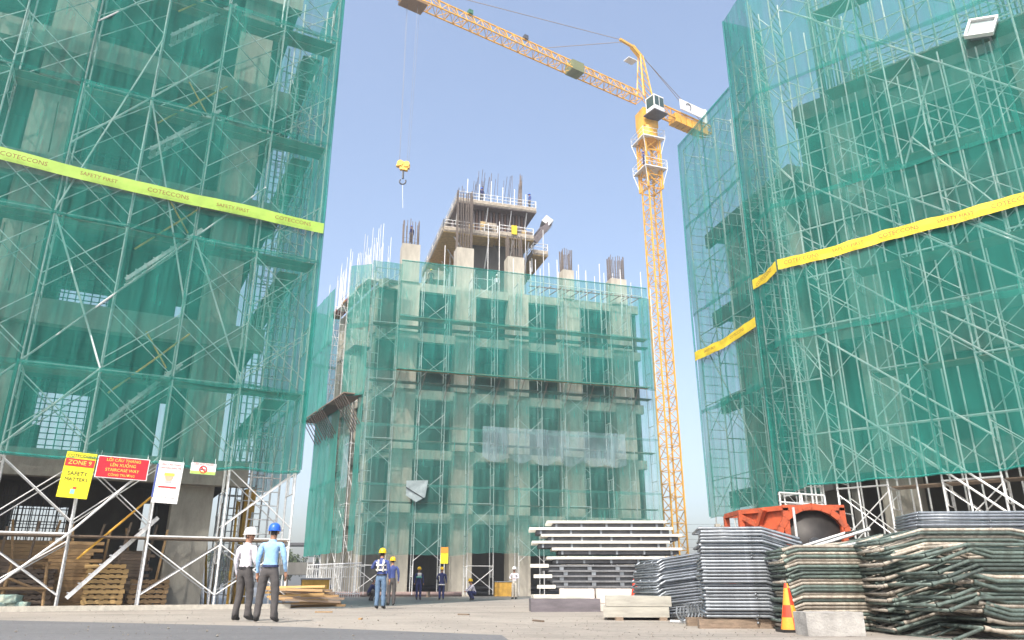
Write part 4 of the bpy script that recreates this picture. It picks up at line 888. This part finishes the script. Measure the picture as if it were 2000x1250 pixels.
# traffic cones
def cone(p, h, label, checks=True):
    r = thing('traffic_cone', p, label, 'cone'); b = MB(); n = 16; rr = [.21, .205, .16, .115, .06, .035]; zz = [.03, .04, .30, .55, .9, 1.0]
    for k in range(5):
        for i in range(n):
            a0, a1 = 2*pi*i/n, 2*pi*(i+1)/n; P = lambda a, q: Vector((p[0]+cos(a)*rr[q]*h*1.05, p[1]+sin(a)*rr[q]*h*1.05, p[2]+zz[q]*h))
            b.add([P(a0, k), P(a1, k), P(a1, k+1), P(a0, k+1)], [(0, 1, 2, 3)], ((k+i//4) % 2) if checks else 0)
    b.add([Vector((p[0]+cos(2*pi*i/n)*.03*h, p[1]+sin(2*pi*i/n)*.03*h, p[2]+h)) for i in range(n)], [tuple(range(n))], 0)
    b.build('body', [flat('cone_red', (.75, .055, .02), .45), flat('cone_yellow', (.72, .34, .035), .45)], r, True)
    MB().box((p[0], p[1], p[2]+.02), (.36*h/.7, .36*h/.7, .04)).build('base', black, r)
q = px(1546, 1236, 12.3); cone((q.x, 12.3, .012), .70, 'red and yellow chequered traffic cone between the silver and cream stacks')
q = gnd(1241, 1180); q2 = px(1241, 1170, 22.6); cone((q2.x, 22.6, .3), .62, 'small plain orange traffic cone by the white formwork panels', False)
# stack of long white formwork beams
bw = M('beam_white', (.72, .70, .62), .6, 0, 4, .2, 0, (1, 1, 1), .08); alu = M('beam_web', (.22, .23, .24), .5, .5, 5, .3)
px0 = px(1180, 1100, 24.0)
xs = [(1068, 1300, 1022), (1034, 1312, 1031), (1057, 1330, 1044), (1039, 1306, 1057), (1078, 1330, 1068), (1068, 1318, 1085)]
for k, (u0, u1, v) in enumerate(xs):
    A, B = px(u0, v, 24.0), px(u1, v, 24.1); L_ = (B-A).length; c = (A+B)/2; c.z = 2.56-.2*k - (.06 if k == 5 else 0)
    r = thing('formwork_beam', c, ('topmost white formwork beam of the layered beam stack', 'white formwork beam in the layered stack beside the tower crane foot')[k > 0], 'beam', 'layered white beams' if k else None)
    for j in range(4): MB().box((c.x, c.y+.36*j, c.z), (L_, .2, .075)).build('flange', bw, r); MB().box((c.x+.05, c.y+.36*j+.02, c.z-.1), (L_*.93, .05, .115)).build('web', steel, r)
    for q in range(5): MB().box((c.x-L_*.42+q*L_*.21, c.y+.0, c.z-.1), (.06, .09, .12)).build('stiffener', galv2, r)
for k in range(5):
    c = Vector((px0.x+.12*(k % 2), 24.05, 1.27-.15*k)); r = thing('formwork_beam', c, 'dark steel beam in the lower half of the layered beam stack', 'beam', 'dark lower beams'); L_ = 3.7-.1*k
    for j in range(4): MB().box((c.x, c.y+.36*j, c.z), (L_, .2, .05)).build('flange', alu, r); MB().box((c.x, c.y+.36*j, c.z-.075), (L_, .04, .1)).build('web', steel, r)
    if k % 2 == 0: MB().box((c.x-L_/2-.12, c.y, c.z), (.55, .22, .1)).build('end_plate', bw, r)
    for q in range(4): MB().box((c.x-1.3+q*.85, c.y-.05, c.z-.075), (.12, .08, .09)).build('stiffener', galv2, r)
for k, u in enumerate((1168, 1198)):
    q = px(u, 1150, 23.6); tag(MB().box((q.x, 23.75, .3), (.11, .2, .62), taper=.85).build('support_post', mustard), 'mustard strap post under the layered beam stack', 'post', 'strap posts')
for x in (-1.4, 0, 1.4): tag(MB().box((px0.x+x, 24.6, .2), (.2, 1.8, .40)).build('timber_bearer', timber_d), 'timber bearer carrying the layered beam stack', 'bearer', 'beam bearers')
pp = M('panel_pinkwhite', (.66, .60, .54), .7, 0, 2, .2)
for k, (u0, u1) in enumerate(((1092, 1160), (1162, 1236))):
    A, B = px(u0, 1160, 23.3), px(u1, 1160, 23.3); r = MB().box(((A.x+B.x)/2, 23.3, .42), (B.x-A.x-.03, .5, .40)).box(((A.x+B.x)/2, 23.3, .11), (B.x-A.x-.2, .5, .2)); tag(r.build('crate', pp), 'off-white wooden crate under the layered beam stack', 'crate', 'off-white crates')
def slabpile(u0, u1, v, d, n, th, dep, mat, label, rz=0, zbase=0.012, legs=True):
    A, B = px(u0, v, d), px(u1, v, d)
    for k in range(n):
        o = block(None, 'concrete_slab', Matrix.Translation(((A.x+B.x)/2+.05*(k % 2), d+dep/2, zbase+th*(k+.5)+.01*k)) @ Matrix.Rotation(rz+.01*k, 4, 'Z') @ Matrix.Diagonal(((B.x-A.x), dep, th, 1)), mat); tag(o, label, 'slab', label.split(' in ')[0] if n > 1 else None)
dkp = M('slab_dark', (.15, .135, .15), .7, 0, 2, .4)
slabpile(1036, 1172, 1190, 22.3, 1, .34, 1.1, dkp, 'dark faced precast slab lying flat before the white beams', .03); slabpile(1040, 1140, 1170, 22.4, 1, .10, 1.0, M('slab_top', (.6, .58, .5), .8, 0, 3, .3), 'pale slab resting on the dark precast slab', .05, .36)
slabpile(1188, 1316, 1215, 16.6, 2, .20, 1.5, M('slab_grey', (.40, .39, .34), .85, 0, 2, .3, .2), 'grey green concrete slab in the low pile before the ragged silver stack', -.12, .07)
for x in (2.2, 3.1): tag(MB().box((x, 17.2, .04), (.15, 1.4, .07)).build('timber_skid', timber_d), 'timber skid under the grey green slab pile', 'skid', 'slab skids')
# tilted pale panel
q = px(1265, 1160, 21); tag(block(None, 'tilted_panel', Matrix.Translation((q.x, 21, .55)) @ Matrix.Rotation(-.45, 4, 'Y') @ Matrix.Diagonal((.9, 1.0, .1, 1)), pp), 'pale panel tilted up between the beam stack and the ragged silver stack', 'panel')
# loose hooped tubes by the silver stacks
for k in range(7):
    x0 = px(1335+8*k, 1215, 15.2).x; tag(MB().path([(x0+.12*sin(t)*1.0, 15.2+.05*k, .05+.16*(1-cos(t))) for t in [j*.7-2.1 for j in range(8)]], .02, 6).build('bent_tube', galv2), 'small bent galvanised hoop on the ground between the silver stacks', 'tube', 'bent hoops')
tag(MB().tube(px(1310, 1213, 15.6), px(1385, 1219, 14.9), .025, 6).build('loose_tube', galv), 'single loose tube lying before the ragged silver stack', 'tube')
# orange drum machine
d0 = 18.2; o0 = px(1545, 1010, d0); r = thing('drum_machine', (o0.x, d0+.8, 0), 'orange steel frame holding a big dark drum above the frame stacks', 'machine')
xl, xr, xm = px(1446, 1000, d0+.9).x, px(1643, 1000, d0).x, px(1533, 1000, d0).x
zt = px(1590, 992, d0).z; dc = px(1592, 1062, d0); R_ = .76
for x, y in ((xm, d0), (xr, d0), (xm, d0+1.5), (xr, d0+1.5), (xl, d0+.9), (xl, d0+2.2)): MB().box((x, y, zt/2), (.13, .13, zt)).build('post', orange, r)
for y in (d0, d0+1.5): MB().bar((xm-.06, y, zt), (xr+.06, y, zt), .13, .13).build('top_beam', orange, r); MB().bar((xm, y, zt-1.75), (xr, y, zt-1.75), .12, .12).build('cross_beam', orange, r)
for (A, B) in (((xm, d0, zt), (xl, d0+.9, zt-.02)), ((xm, d0, zt-.42), (xl, d0+.9, zt-.45)), ((xm, d0+1.5, zt), (xl, d0+2.2, zt)), ((xl, d0+.9, zt-.02), (xl, d0+2.2, zt)), ((xm, d0, zt-.8), (xl, d0+.9, zt-.1)), ((xm-.4, d0+.3, zt), (xl+.2, d0+.8, zt-.75)), ((xl, d0+.9, zt-.8), (xm, d0, zt-.75))): MB().bar(A, B, .11, .11).build('brace', orange, r)
MB().add([(xm, d0+.06, zt-.05), (xl, d0+.96, zt-.07), (xl, d0+.96, zt-.4), (xm, d0+.06, zt-.38)], [(0, 1, 2, 3)]).build('side_plate', orange, r)
b = MB()
for k in range(10):
    t0, t1 = radians(10+16*k), radians(10+16*(k+1)); b.bar((dc.x+cos(t0)*(R_+.08), d0-.02, dc.z+sin(t0)*(R_+.08)), (dc.x+cos(t1)*(R_+.08), d0-.02, dc.z+sin(t1)*(R_+.08)), .12, .14)
b.build('arch', orange, r)
MB().tube((dc.x, d0+.05, dc.z), (dc.x, d0+1.45, dc.z), R_, 28).build('drum', M('drum_dark', (.045, .042, .04), .55, .3, 3, .4), r, True)
b = MB()
for q in (.12, .5, 1.0, 1.38): b.tube((dc.x, d0+q-.03, dc.z), (dc.x, d0+q+.03, dc.z), R_+.03, 28)
b.build('drum_rib', steel, r, True); MB().tube((dc.x, d0-.06, dc.z), (dc.x, d0+.06, dc.z), .14, 12).build('axle', steel, r)
rod(r, 'front_stay', (dc.x-.45, d0-.12, dc.z-.6), (dc.x-.45, d0-.12, zt), .03, galv)
# pale concrete stub posts beside the wing net
for k in range(5):
    q = px(1402+13*k, 1035, 24+.6*k); tag(MB().box((q.x, q.y, 1.25), (.17, .17, 2.5), taper=.9).build('fence_post', concrete_l), 'pale slanted concrete post in the row below the wing net', 'post', 'row of pale posts')
# guard railing before the right building
A, B = px(1522, 962, 24.8), px(1610, 968, 23.6); r = thing('guard_railing', (A.x, A.y, 0), 'galvanised guard railing above the orange drum frame', 'railing')
for z in (0, -.3, -.6): rod(r, 'rail', A+Vector((0, 0, z)), B+Vector((0, 0, z)), .03, galv)
for f in (0, .5, 1): p_ = A.lerp(B, f); rod(r, 'post', (p_.x, p_.y, 0), p_, .03, galv)
# ------------------------------------------------------------------ far trees
leafm = M('leaves', (.055, .085, .03), .7, 0, 3, .5, 0, (1, 1, 1), .2); bark = M('bark', (.12, .09, .06), .9)
def tree(x, y, h, seed):
    rnd = random.Random(seed); r = thing('tree', (x, y, 0), 'bushy green tree far behind the yard', 'tree', 'trees behind the yard')
    b = MB(); b.tube((x, y, 0), (x+.1, y, h*.55), h*.035, 7, 0, True, h*.018)
    for k in range(5): a = k*1.3; b.tube((x+.05, y, h*.4), (x+cos(a)*h*.22, y+sin(a)*h*.22, h*.7), h*.014, 5, 0, True, h*.006)
    b.build('trunk', bark, r); b = MB()
    cl = [(rnd.uniform(-.3, .3)*h, rnd.uniform(-.3, .3)*h, h*rnd.uniform(.35, .9), h*rnd.uniform(.12, .22)) for _ in range(12)]
    for cx, cy, cz, cr in cl:
        for k in range(150):
            d = Vector((rnd.gauss(0, 1), rnd.gauss(0, 1), rnd.gauss(0, .8))).normalized()*cr*rnd.uniform(.6, 1.1); c = Vector((x+cx, y+cy, cz))+d
            u = Vector((rnd.gauss(0, 1), rnd.gauss(0, 1), rnd.gauss(0, 1))).normalized()*h*.03; v_ = u.orthogonal()*1.0
            b.add([c-u, c+v_*.6, c+u, c-v_*.6], [(0, 1, 2, 3)])
    b.build('crown', leafm, r)
for k, (x, y, h) in enumerate(((-34, 120, 5.5), (-30, 132, 6), (-39, 128, 7), (-46, 125, 6), (36, 150, 6), (44, 155, 7), (30, 170, 6))): tree(x, y, h, k)

# small debris on the slab: nobody could count it
rnd = random.Random(5); b = MB()
for k in range(1700):
    d = 9+rnd.random()**1.5*26; x = rnd.uniform(-.62, .5)*d
    if rnd.random() < .5: x = rnd.choice((-.45, -.1, .12, .3))*d+rnd.gauss(0, .8)
    r_ = rnd.uniform(.005, .013)*(1+(rnd.random() < .05)*1.5); c = Vector((x, d, .018+r_*.4))
    q = [c+Vector((rnd.uniform(.6, 1.2)*r_*sx, rnd.uniform(.6, 1.2)*r_*sy, rnd.uniform(.5, .9)*r_*sz)) for sx, sy, sz in ((1, 0, 0), (-1, 0, 0), (0, 1, 0), (0, -1, 0), (0, 0, 1), (0, 0, -1))]
    b.add(q, [(0, 2, 4), (2, 1, 4), (1, 3, 4), (3, 0, 4), (2, 0, 5), (1, 2, 5), (3, 1, 5), (0, 3, 5)])
tag(b.build('gravel', M('gravel_grey', (.24, .22, .19), .9, 0, 30, .5)), 'scattered gravel and crumbs of concrete on the slab', 'gravel', kind='stuff')
for k in range(4):
    p = gnd(rnd.uniform(620, 1180), rnd.uniform(1192, 1226)); o = block(None, 'timber_offcut', Matrix.Translation((p.x, p.y, .03)) @ Matrix.Rotation(rnd.uniform(0, 3), 4, 'Z') @ Matrix.Diagonal((rnd.uniform(.2, .5), .06, .03, 1)), (timber, timber_d)[k % 2]); tag(o, 'short timber offcut lying on the open concrete slab', 'offcut', 'timber offcuts')
# ------------------------------------------------------------------ people
skinm = M('skin', (.36, .19, .12), .6, 0, 9, .12); hairm = M('hair', (.012, .01, .01), .6)
def cloth(name, c): return M(name, c, .85, 0, 7, .2, .5, fine=18)
BASE = dict(pelvis=(0, 0, .96), waist=(0, .0, 1.10), chest=(0, .01, 1.30), neckb=(0, -.01, 1.46), neck=(0, .005, 1.53), jaw=(0, .03, 1.60), skull=(0, .015, 1.68), crown=(0, .01, 1.74), nose=(0, .125, 1.635),
  shoL=(-.185, -.01, 1.42), elbL=(-.25, -.03, 1.15), wriL=(-.26, .04, .90), palL=(-.26, .06, .82),
  hipL=(-.095, 0, .90), kneL=(-.10, .02, .50), ankL=(-.105, -.02, .09), toeL=(-.12, .15, .04), heeL=(-.1, -.06, .045))
RAD = dict(pelvis=(.155, .11), waist=(.145, .10), chest=(.17, .115), neckb=(.095, .08), neck=(.056, .058), jaw=(.068, .078), skull=(.082, .097), crown=(.05, .06), nose=(.014, .016), sho=(.068, .07), elb=(.05, .05), wri=(.034, .03), pal=(.038, .018), hip=(.104, .105), kne=(.078, .08), ank=(.066, .07), toe=(.046, .036), hee=(.045, .04))
def person(label, loc, yaw, hgt, cols, pose=None, helmet=None, head_yaw=0., group=None, extras=(), small=False):
    J = {k: Vector(v) for k, v in BASE.items()}
    for k in list(J):
        if k.endswith('L'): v = J[k]; J[k[:-1]+'R'] = Vector((-v.x, v.y, v.z))
    for k, v in (pose or {}).items(): J[k] = Vector(v)
    for s in 'LR':
        if pose and 'ank'+s in pose: J['hee'+s] = J['ank'+s]*1+Vector((0, -.045, -.045))
    hc = J['neck'].copy()
    for k in ('jaw', 'skull', 'crown', 'nose'):
        q = J[k]-hc; J[k] = hc+Matrix.Rotation(head_yaw, 3, 'Z') @ q
    E = [('pelvis', 'waist'), ('waist', 'chest'), ('chest', 'neckb'), ('neckb', 'neck'), ('neck', 'jaw'), ('jaw', 'skull'), ('skull', 'crown'), ('jaw', 'nose')]
    for s in 'LR': E += [('chest', 'sho'+s), ('sho'+s, 'elb'+s), ('elb'+s, 'wri'+s), ('wri'+s, 'pal'+s), ('pelvis', 'hip'+s), ('hip'+s, 'kne'+s), ('kne'+s, 'ank'+s), ('ank'+s, 'toe'+s), ('ank'+s, 'hee'+s)]
    R = {k: RAD[k[:-1] if k[-1] in 'LR' else k] for k in J}
    if not small:
        for s, sg in (('L', -1), ('R', 1)):
            d = (J['pal'+s]-J['wri'+s]).normalized(); side = Vector((0, 1, 0)); side = (side-d*side.dot(d)).normalized(); inw = d.cross(side)*(-sg)
            for f, (off, ln) in enumerate(((.030, .075), (.010, .085), (-.010, .08), (-.030, .062))):
                a = J['pal'+s]+side*off+d*.03; m_ = a+d*ln*.55+inw*.006; e = a+d*ln+inw*.02
                for nme, q in (('fa', a), ('fb', m_), ('fc', e)): J[f'{nme}{f}{s}'] = q; R[f'{nme}{f}{s}'] = (.0095, .0095)
                E += [('pal'+s, f'fa{f}{s}'), (f'fa{f}{s}', f'fb{f}{s}'), (f'fb{f}{s}', f'fc{f}{s}')]
            w_ = J['wri'+s].lerp(J['pal'+s], .45); t1 = w_+side*.045+d*.015; t2 = w_+side*.058+d*.055+inw*.012
            J['ta'+s], J['tb'+s] = t1, t2; R['ta'+s] = R['tb'+s] = (.011, .011); E += [('wri'+s, 'ta'+s), ('ta'+s, 'tb'+s)]
    keys = list(J); idx = {k: i for i, k in enumerate(keys)}
    me = bpy.data.meshes.new('p'); me.from_pydata([tuple(J[k]) for k in keys], [(idx[a], idx[b]) for a, b in E], [])
    o = link(bpy.data.objects.new('p', me)); md = o.modifiers.new('skin', 'SKIN'); md.branch_smoothing = .3
    for k in keys: sv = me.skin_vertices[0].data[idx[k]]; sv.radius = R[k]; sv.use_root = (k == 'pelvis')
    ss = o.modifiers.new('ss', 'SUBSURF'); ss.levels = 1 if small else 2; ss.render_levels = ss.levels
    bpy.context.view_layer.update()
    bmh = bpy.data.meshes.new_from_object(o.evaluated_get(bpy.context.evaluated_depsgraph_get())); bpy.data.objects.remove(o)
    mats = [cols['shirt'], cols['trousers'], skinm, cols.get('shoes', black), hairm]
    bmh.materials.clear()
    for m in mats: bmh.materials.append(m)
    def part_of(a, b):
        n = a+b
        if 'toe' in n or 'hee' in n: return 3
        if 'kne' in n or 'hip' in n: return 1
        if 'skull' in n or 'jaw' in n or 'neck' == b or 'nose' in n: return 2
        if a[:2] in ('fa', 'fb', 'ta') or b[:3] in ('pal',) or b[:2] in ('fa', 'fb', 'ta') or 'wri' in a: return 2
        if 'wri' in n and cols.get('short'): return 2
        return 0
    segs = [(J[a], J[b], part_of(a, b)) for a, b in E]
    zb = J['pelvis'].z+.06; q = []
    back = Matrix.Rotation(head_yaw, 3, 'Z') @ Vector((0, -1, 0))
    for p in bmh.polygons:
        c = p.center; best, bi = 9, 0
        for A, B, pi_ in segs:
            ab = B-A; t = max(0, min(1, (c-A).dot(ab)/max(1e-9, ab.length_squared))); d = (c-A-ab*t).length
            if d < best: best, bi = d, pi_
        if bi == 0 and c.z < zb and abs(c.x-J['pelvis'].x) < .21 and (c-J['pelvis']).length < .26: bi = 1
        if bi == 2 and (c-hc).dot(back) > -.01 and (c-J['jaw']).dot(Vector((0, 0, 1))) > -.01 and c.z > J['neck'].z: bi = 4
        q.append(bi)
    bmh.polygons.foreach_set('material_index', q); bmh.polygons.foreach_set('use_smooth', [True]*len(q))
    for v in bmh.vertices:
        c = v.co
        if c.z < J['neckb'].z-.0: v.co = c+v.normal*(noise.noise(Vector((c.x*9, c.y*9, c.z*16)))*.011+noise.noise(c*26)*.004)
    k = hgt/1.80; Mw = Matrix.Translation(loc) @ Matrix.Rotation(yaw, 4, 'Z') @ Matrix.Scale(k, 4)
    r = thing('person', loc, label, 'person', group)
    inst('body', bmh, r, Mw)
    Hm = Matrix.Rotation(head_yaw, 4, 'Z'); hp = J['skull']
    def child(name, b, mat, smooth=True):
        o_ = link(bpy.data.objects.new(name, b.mesh(name, mat, smooth))); return put(o_, r, Mw)
    if helmet:
        b = MB(); n = 18; rows = [(1.0, 0.0), (.99, .03), (.93, .065), (.8, .10), (.58, .125), (.3, .138), (.05, .142)]; P = []
        for (rr, z) in rows:
            for i in range(n):
                a = 2*pi*i/n; P.append(hp+Hm @ Vector((cos(a)*.115*rr, .005+sin(a)*.135*rr, z+.0)))
        b.add(P, [(j*n+i, j*n+(i+1) % n, (j+1)*n+(i+1) % n, (j+1)*n+i) for j in range(len(rows)-1) for i in range(n)])
        P = []
        for (e, z) in ((0, .0), (1, -.012)):
            for i in range(n):
                a = 2*pi*i/n; f = 1+e*(.14+.3*max(0, sin(a))**3); P.append(hp+Hm @ Vector((cos(a)*.115*f, .005+sin(a)*.135*f, z)))
        b.add(P, [(i, (i+1) % n, n+(i+1) % n, n+i) for i in range(n)]); b.bar(hp+Hm @ Vector((0, -.08, .105)), hp+Hm @ Vector((0, .09, .12)), .025, .05)
        child('hard_hat', b, helmet)
    b = MB()
    for sx in (-1, 1): b.box(hp+Hm @ Vector((sx*.088, -.005, -.045)), (.018, .035, .055))
    child('ears', b, skinm)
    if not small:
        b = MB()
        for sx in (-1, 1): b.tube(hp+Hm @ Vector((sx*.033, .088, -.03)), hp+Hm @ Vector((sx*.033, .096, -.03)), .011, 8)
        child('eyes', b, hairm); b = MB().bar(hp+Hm @ Vector((-.022, .088, -.105)), hp+Hm @ Vector((.022, .088, -.105)), .008, .012); child('mouth', b, M('lips', (.25, .09, .07), .6))
        b = MB(); n = 20; cz = J['pelvis'].z+.055
        P = [Vector((J['pelvis'].x+cos(2*pi*i/n)*.158, J['pelvis'].y+sin(2*pi*i/n)*.118, cz+dz)) for dz in (-.02, .02) for i in range(n)]
        b.add(P, [(i, (i+1) % n, n+(i+1) % n, n+i) for i in range(n)]); child('belt', b, cols.get('belt', black))
        n = 16; P = [J['neckb']+Vector((cos(2*pi*i/n)*(.072+.01*e), sin(2*pi*i/n)*(.066+.01*e)+.008, .035-.035*e+.012*sin(2*pi*i/n)*-1)) for e in (0, 1, 2) for i in range(n)]
        b = MB().add(P, [(j*n+i, j*n+(i+1) % n, (j+1)*n+(i+1) % n, (j+1)*n+i) for j in (0, 1) for i in range(n)]); child('collar', b, cols['shirt'])
    for name, fn, mat in extras: child(name, fn(J), mat)
    return r
h_white = M('helmet_white', (.85, .85, .84), .35, 0, 5, .05); h_blue = M('helmet_blue', (.02, .12, .62), .35, 0, 5, .1); h_yel = M('helmet_yellow', (.85, .55, .01), .35, 0, 5, .1)
c_white = cloth('shirt_white', (.68, .66, .72)); c_blue = cloth('shirt_light_blue', (.30, .52, .80)); c_grey = cloth('trousers_grey', (.075, .07, .07)); c_navy = cloth('overall_navy', (.02, .03, .12)); c_work = cloth('work_blue', (.05, .08, .26)); c_jean = cloth('jeans', (.10, .17, .27)); c_pale = cloth('trousers_pale', (.55, .52, .45))
vest = M('vest_stripe', (.8, .8, .75), .5); teal_v = M('vest_teal', (.15, .55, .45), .6)
# two men in the foreground, backs to us
g = gnd(468, 1215); g.z = .012
person('man in a white shirt and white hard hat turning his head to his companion', g, radians(-24), 1.80, dict(shirt=c_white, trousers=c_grey), dict(palR=(.30, .20, .86), wriR=(.29, .14, .93), elbR=(.27, -.06, 1.14), palL=(-.26, .10, .80), wriL=(-.27, .06, .89), ankL=(-.12, -.05, .09), toeL=(-.14, .12, .04), ankR=(.11, .07, .09), toeR=(.16, .24, .04), kneR=(.11, .08, .5)), h_white, radians(-72))
g = gnd(517, 1218); g.z = .012
person('man in a light blue shirt and blue hard hat, back turned, looking at the site', g, radians(-4), 1.83, dict(shirt=c_blue, trousers=c_grey, belt=M('belt_navy', (.02, .03, .1), .6)), dict(hipL=(-.11, 0, .9), kneL=(-.15, .01, .5), ankL=(-.17, -.02, .09), toeL=(-.21, .14, .04), kneR=(.14, .01, .5), ankR=(.16, -.02, .09), toeR=(.19, .14, .04), elbR=(.27, -.02, 1.15), wriR=(.28, .07, .92), palR=(.28, .10, .84)), h_blue, radians(6))
# workers farther back
def stripes(J):
    b = MB(); n = 20
    for z in (1.16, 1.30):
        P = [Vector((cos(2*pi*i/n)*.185, sin(2*pi*i/n)*.13, z+dz)) for dz in (-.025, .025) for i in range(n)]; b.add(P, [(i, (i+1) % n, n+(i+1) % n, n+i) for i in range(n)])
    for sx in (-.09, .09): b.bar((sx, -.135, 1.1), (sx*.9, -.10, 1.46), .05, .012); b.bar((sx*.3, -.14, 1.22), (sx*1.6, -.13, 1.40), .045, .012)
    return b
g = gnd(741, 1191); g.z = .012
person('worker in yellow hard hat with white harness stripes over blue shirt and jeans', g, radians(-8), 1.80, dict(shirt=c_work, trousers=c_jean), dict(elbL=(-.34, .06, 1.2), wriL=(-.22, .22, 1.3), palL=(-.15, .26, 1.35)), h_yel, 0, None, (('harness', stripes, vest),))
def at_d(u, d, z=.0): p_ = px(u, 1165, d); return Vector((p_.x, d, z))
person('worker in yellow hard hat and navy overall standing close behind the striped one', at_d(764, 30), radians(20), 1.74, dict(shirt=c_work, trousers=c_grey), None, h_yel, 0, small=True)
person('worker in navy overall with pale teal vest in front of the pipes', at_d(817, 44), pi+.3, 1.72, dict(shirt=c_navy, trousers=c_navy), None, h_yel, 0, None, (('vest_band', lambda J: MB().tube((0, 0, 1.2), (0, 0, 1.28), .17, 14), teal_v), ('vest_panel', lambda J: MB().box((0, .12, 1.38), (.22, .03, .2)), vest)), True)
person('worker in dark navy overall below the yellow notice board', at_d(862, 44), .2, 1.72, dict(shirt=c_navy, trousers=c_navy), dict(elbL=(-.28, .05, 1.16), wriL=(-.16, .2, 1.08), palL=(-.12, .24, 1.08)), h_yel, 0, None, (('vest_band', lambda J: MB().tube((0, 0, .80), (0, 0, .86), .2, 14), vest),), True)
CR = dict(pelvis=(0, 0, .36), waist=(0, .06, .48), chest=(0, .16, .66), neckb=(0, .22, .80), neck=(0, .25, .86), jaw=(0, .29, .92), skull=(0, .28, 1.0), crown=(0, .28, 1.05), nose=(0, .40, .95), shoL=(-.18, .20, .76), shoR=(.18, .20, .76), elbL=(-.24, .38, .58), elbR=(.24, .38, .58), wriL=(-.14, .55, .46), wriR=(.14, .55, .46), palL=(-.1, .62, .44), palR=(.1, .62, .44), hipL=(-.1, .0, .34), hipR=(.1, 0, .34), kneL=(-.18, .40, .46), kneR=(.18, .40, .46), ankL=(-.14, .12, .09), ankR=(.14, .12, .09), toeL=(-.16, .29, .04), toeR=(.16, .29, .04))
person('crouching worker in dark clothes beside the striped worker', at_d(718, 40), radians(-70), 1.75, dict(shirt=c_navy, trousers=c_grey), CR, None, 0, small=True)
person('crouching worker bending over the ground between the pipes and the mustard bin', at_d(928, 43), radians(110), 1.75, dict(shirt=c_white, trousers=c_navy), CR, h_yel, 0, small=True)
person('worker in white shirt, pale trousers and white hard hat beside the mustard bin', at_d(1005, 46), pi-.5, 1.78, dict(shirt=c_white, trousers=c_pale), dict(elbL=(-.30, .04, 1.18), wriL=(-.12, .22, 1.14), palL=(-.06, .25, 1.13), elbR=(.30, .04, 1.18), wriR=(.12, .22, 1.12), palR=(.06, .25, 1.11)), h_white, 0, small=True)
# workers up on the roof and the crane
for (lb, s_, t_, z_, sh, hm, yw) in (('roof worker in blue by the rebar on the core top deck', 10.6, 5.2, 36.37, c_navy, h_blue, .5), ('roof worker in blue at the right end of the core top deck', 15.5, 5.0, 36.37, c_work, h_blue, 2), ('roof worker standing before the tall left rebar column', 3.0, 1.0, 29.6, c_navy, h_blue, 1), ('roof worker in white at the foot of the core props', 11.4, 2.2, 25.83, c_white, h_white, 3), ('roof worker in blue on the lower core deck corner', 8.1, 8.4, 32.67, c_work, h_blue, 1.5), ('roof worker in dark clothes near the slab edge', 5.4, 2.6, 25.83, c_grey, h_yel, 0)):
    if z_ == 29.6: s_, t_ = 3.4, 2.0
    p_ = FC.W(s_, t_, z_); person(lb, p_, yw, 1.75, dict(shirt=sh, trousers=c_grey), None, hm, 0, small=True)
p_ = CP+Rz @ Vector((-1.5, -1.2, 0))+Vector((0, 0, 48.3)); person('crane erector in blue on the lower catwalk of the tower crane', p_, 1, 1.75, dict(shirt=c_work, trousers=c_navy), None, h_blue, 0, small=True)

# ------------------------------------------------------------------ humid air
b = MB(); b.box((0, 0, 40), (900, 900, 84)); hz_o = b.build('haze', M('haze_tmp', (1, 1, 1)))
hm_ = bpy.data.materials.new('haze_air'); hm_.use_nodes = True; N = hm_.node_tree.nodes; N.remove(N['Principled BSDF'])
pv = N.new('ShaderNodeVolumePrincipled'); pv.inputs['Color'].default_value = (.93, .96, 1, 1); pv.inputs['Density'].default_value = .0010; pv.inputs['Anisotropy'].default_value = .2
hm_.node_tree.links.new(pv.outputs[0], N['Material Output'].inputs['Volume']); hz_o.data.materials.clear(); hz_o.data.materials.append(hm_)
tag(hz_o, 'thin humid haze in the air over the site', 'haze', kind='stuff')
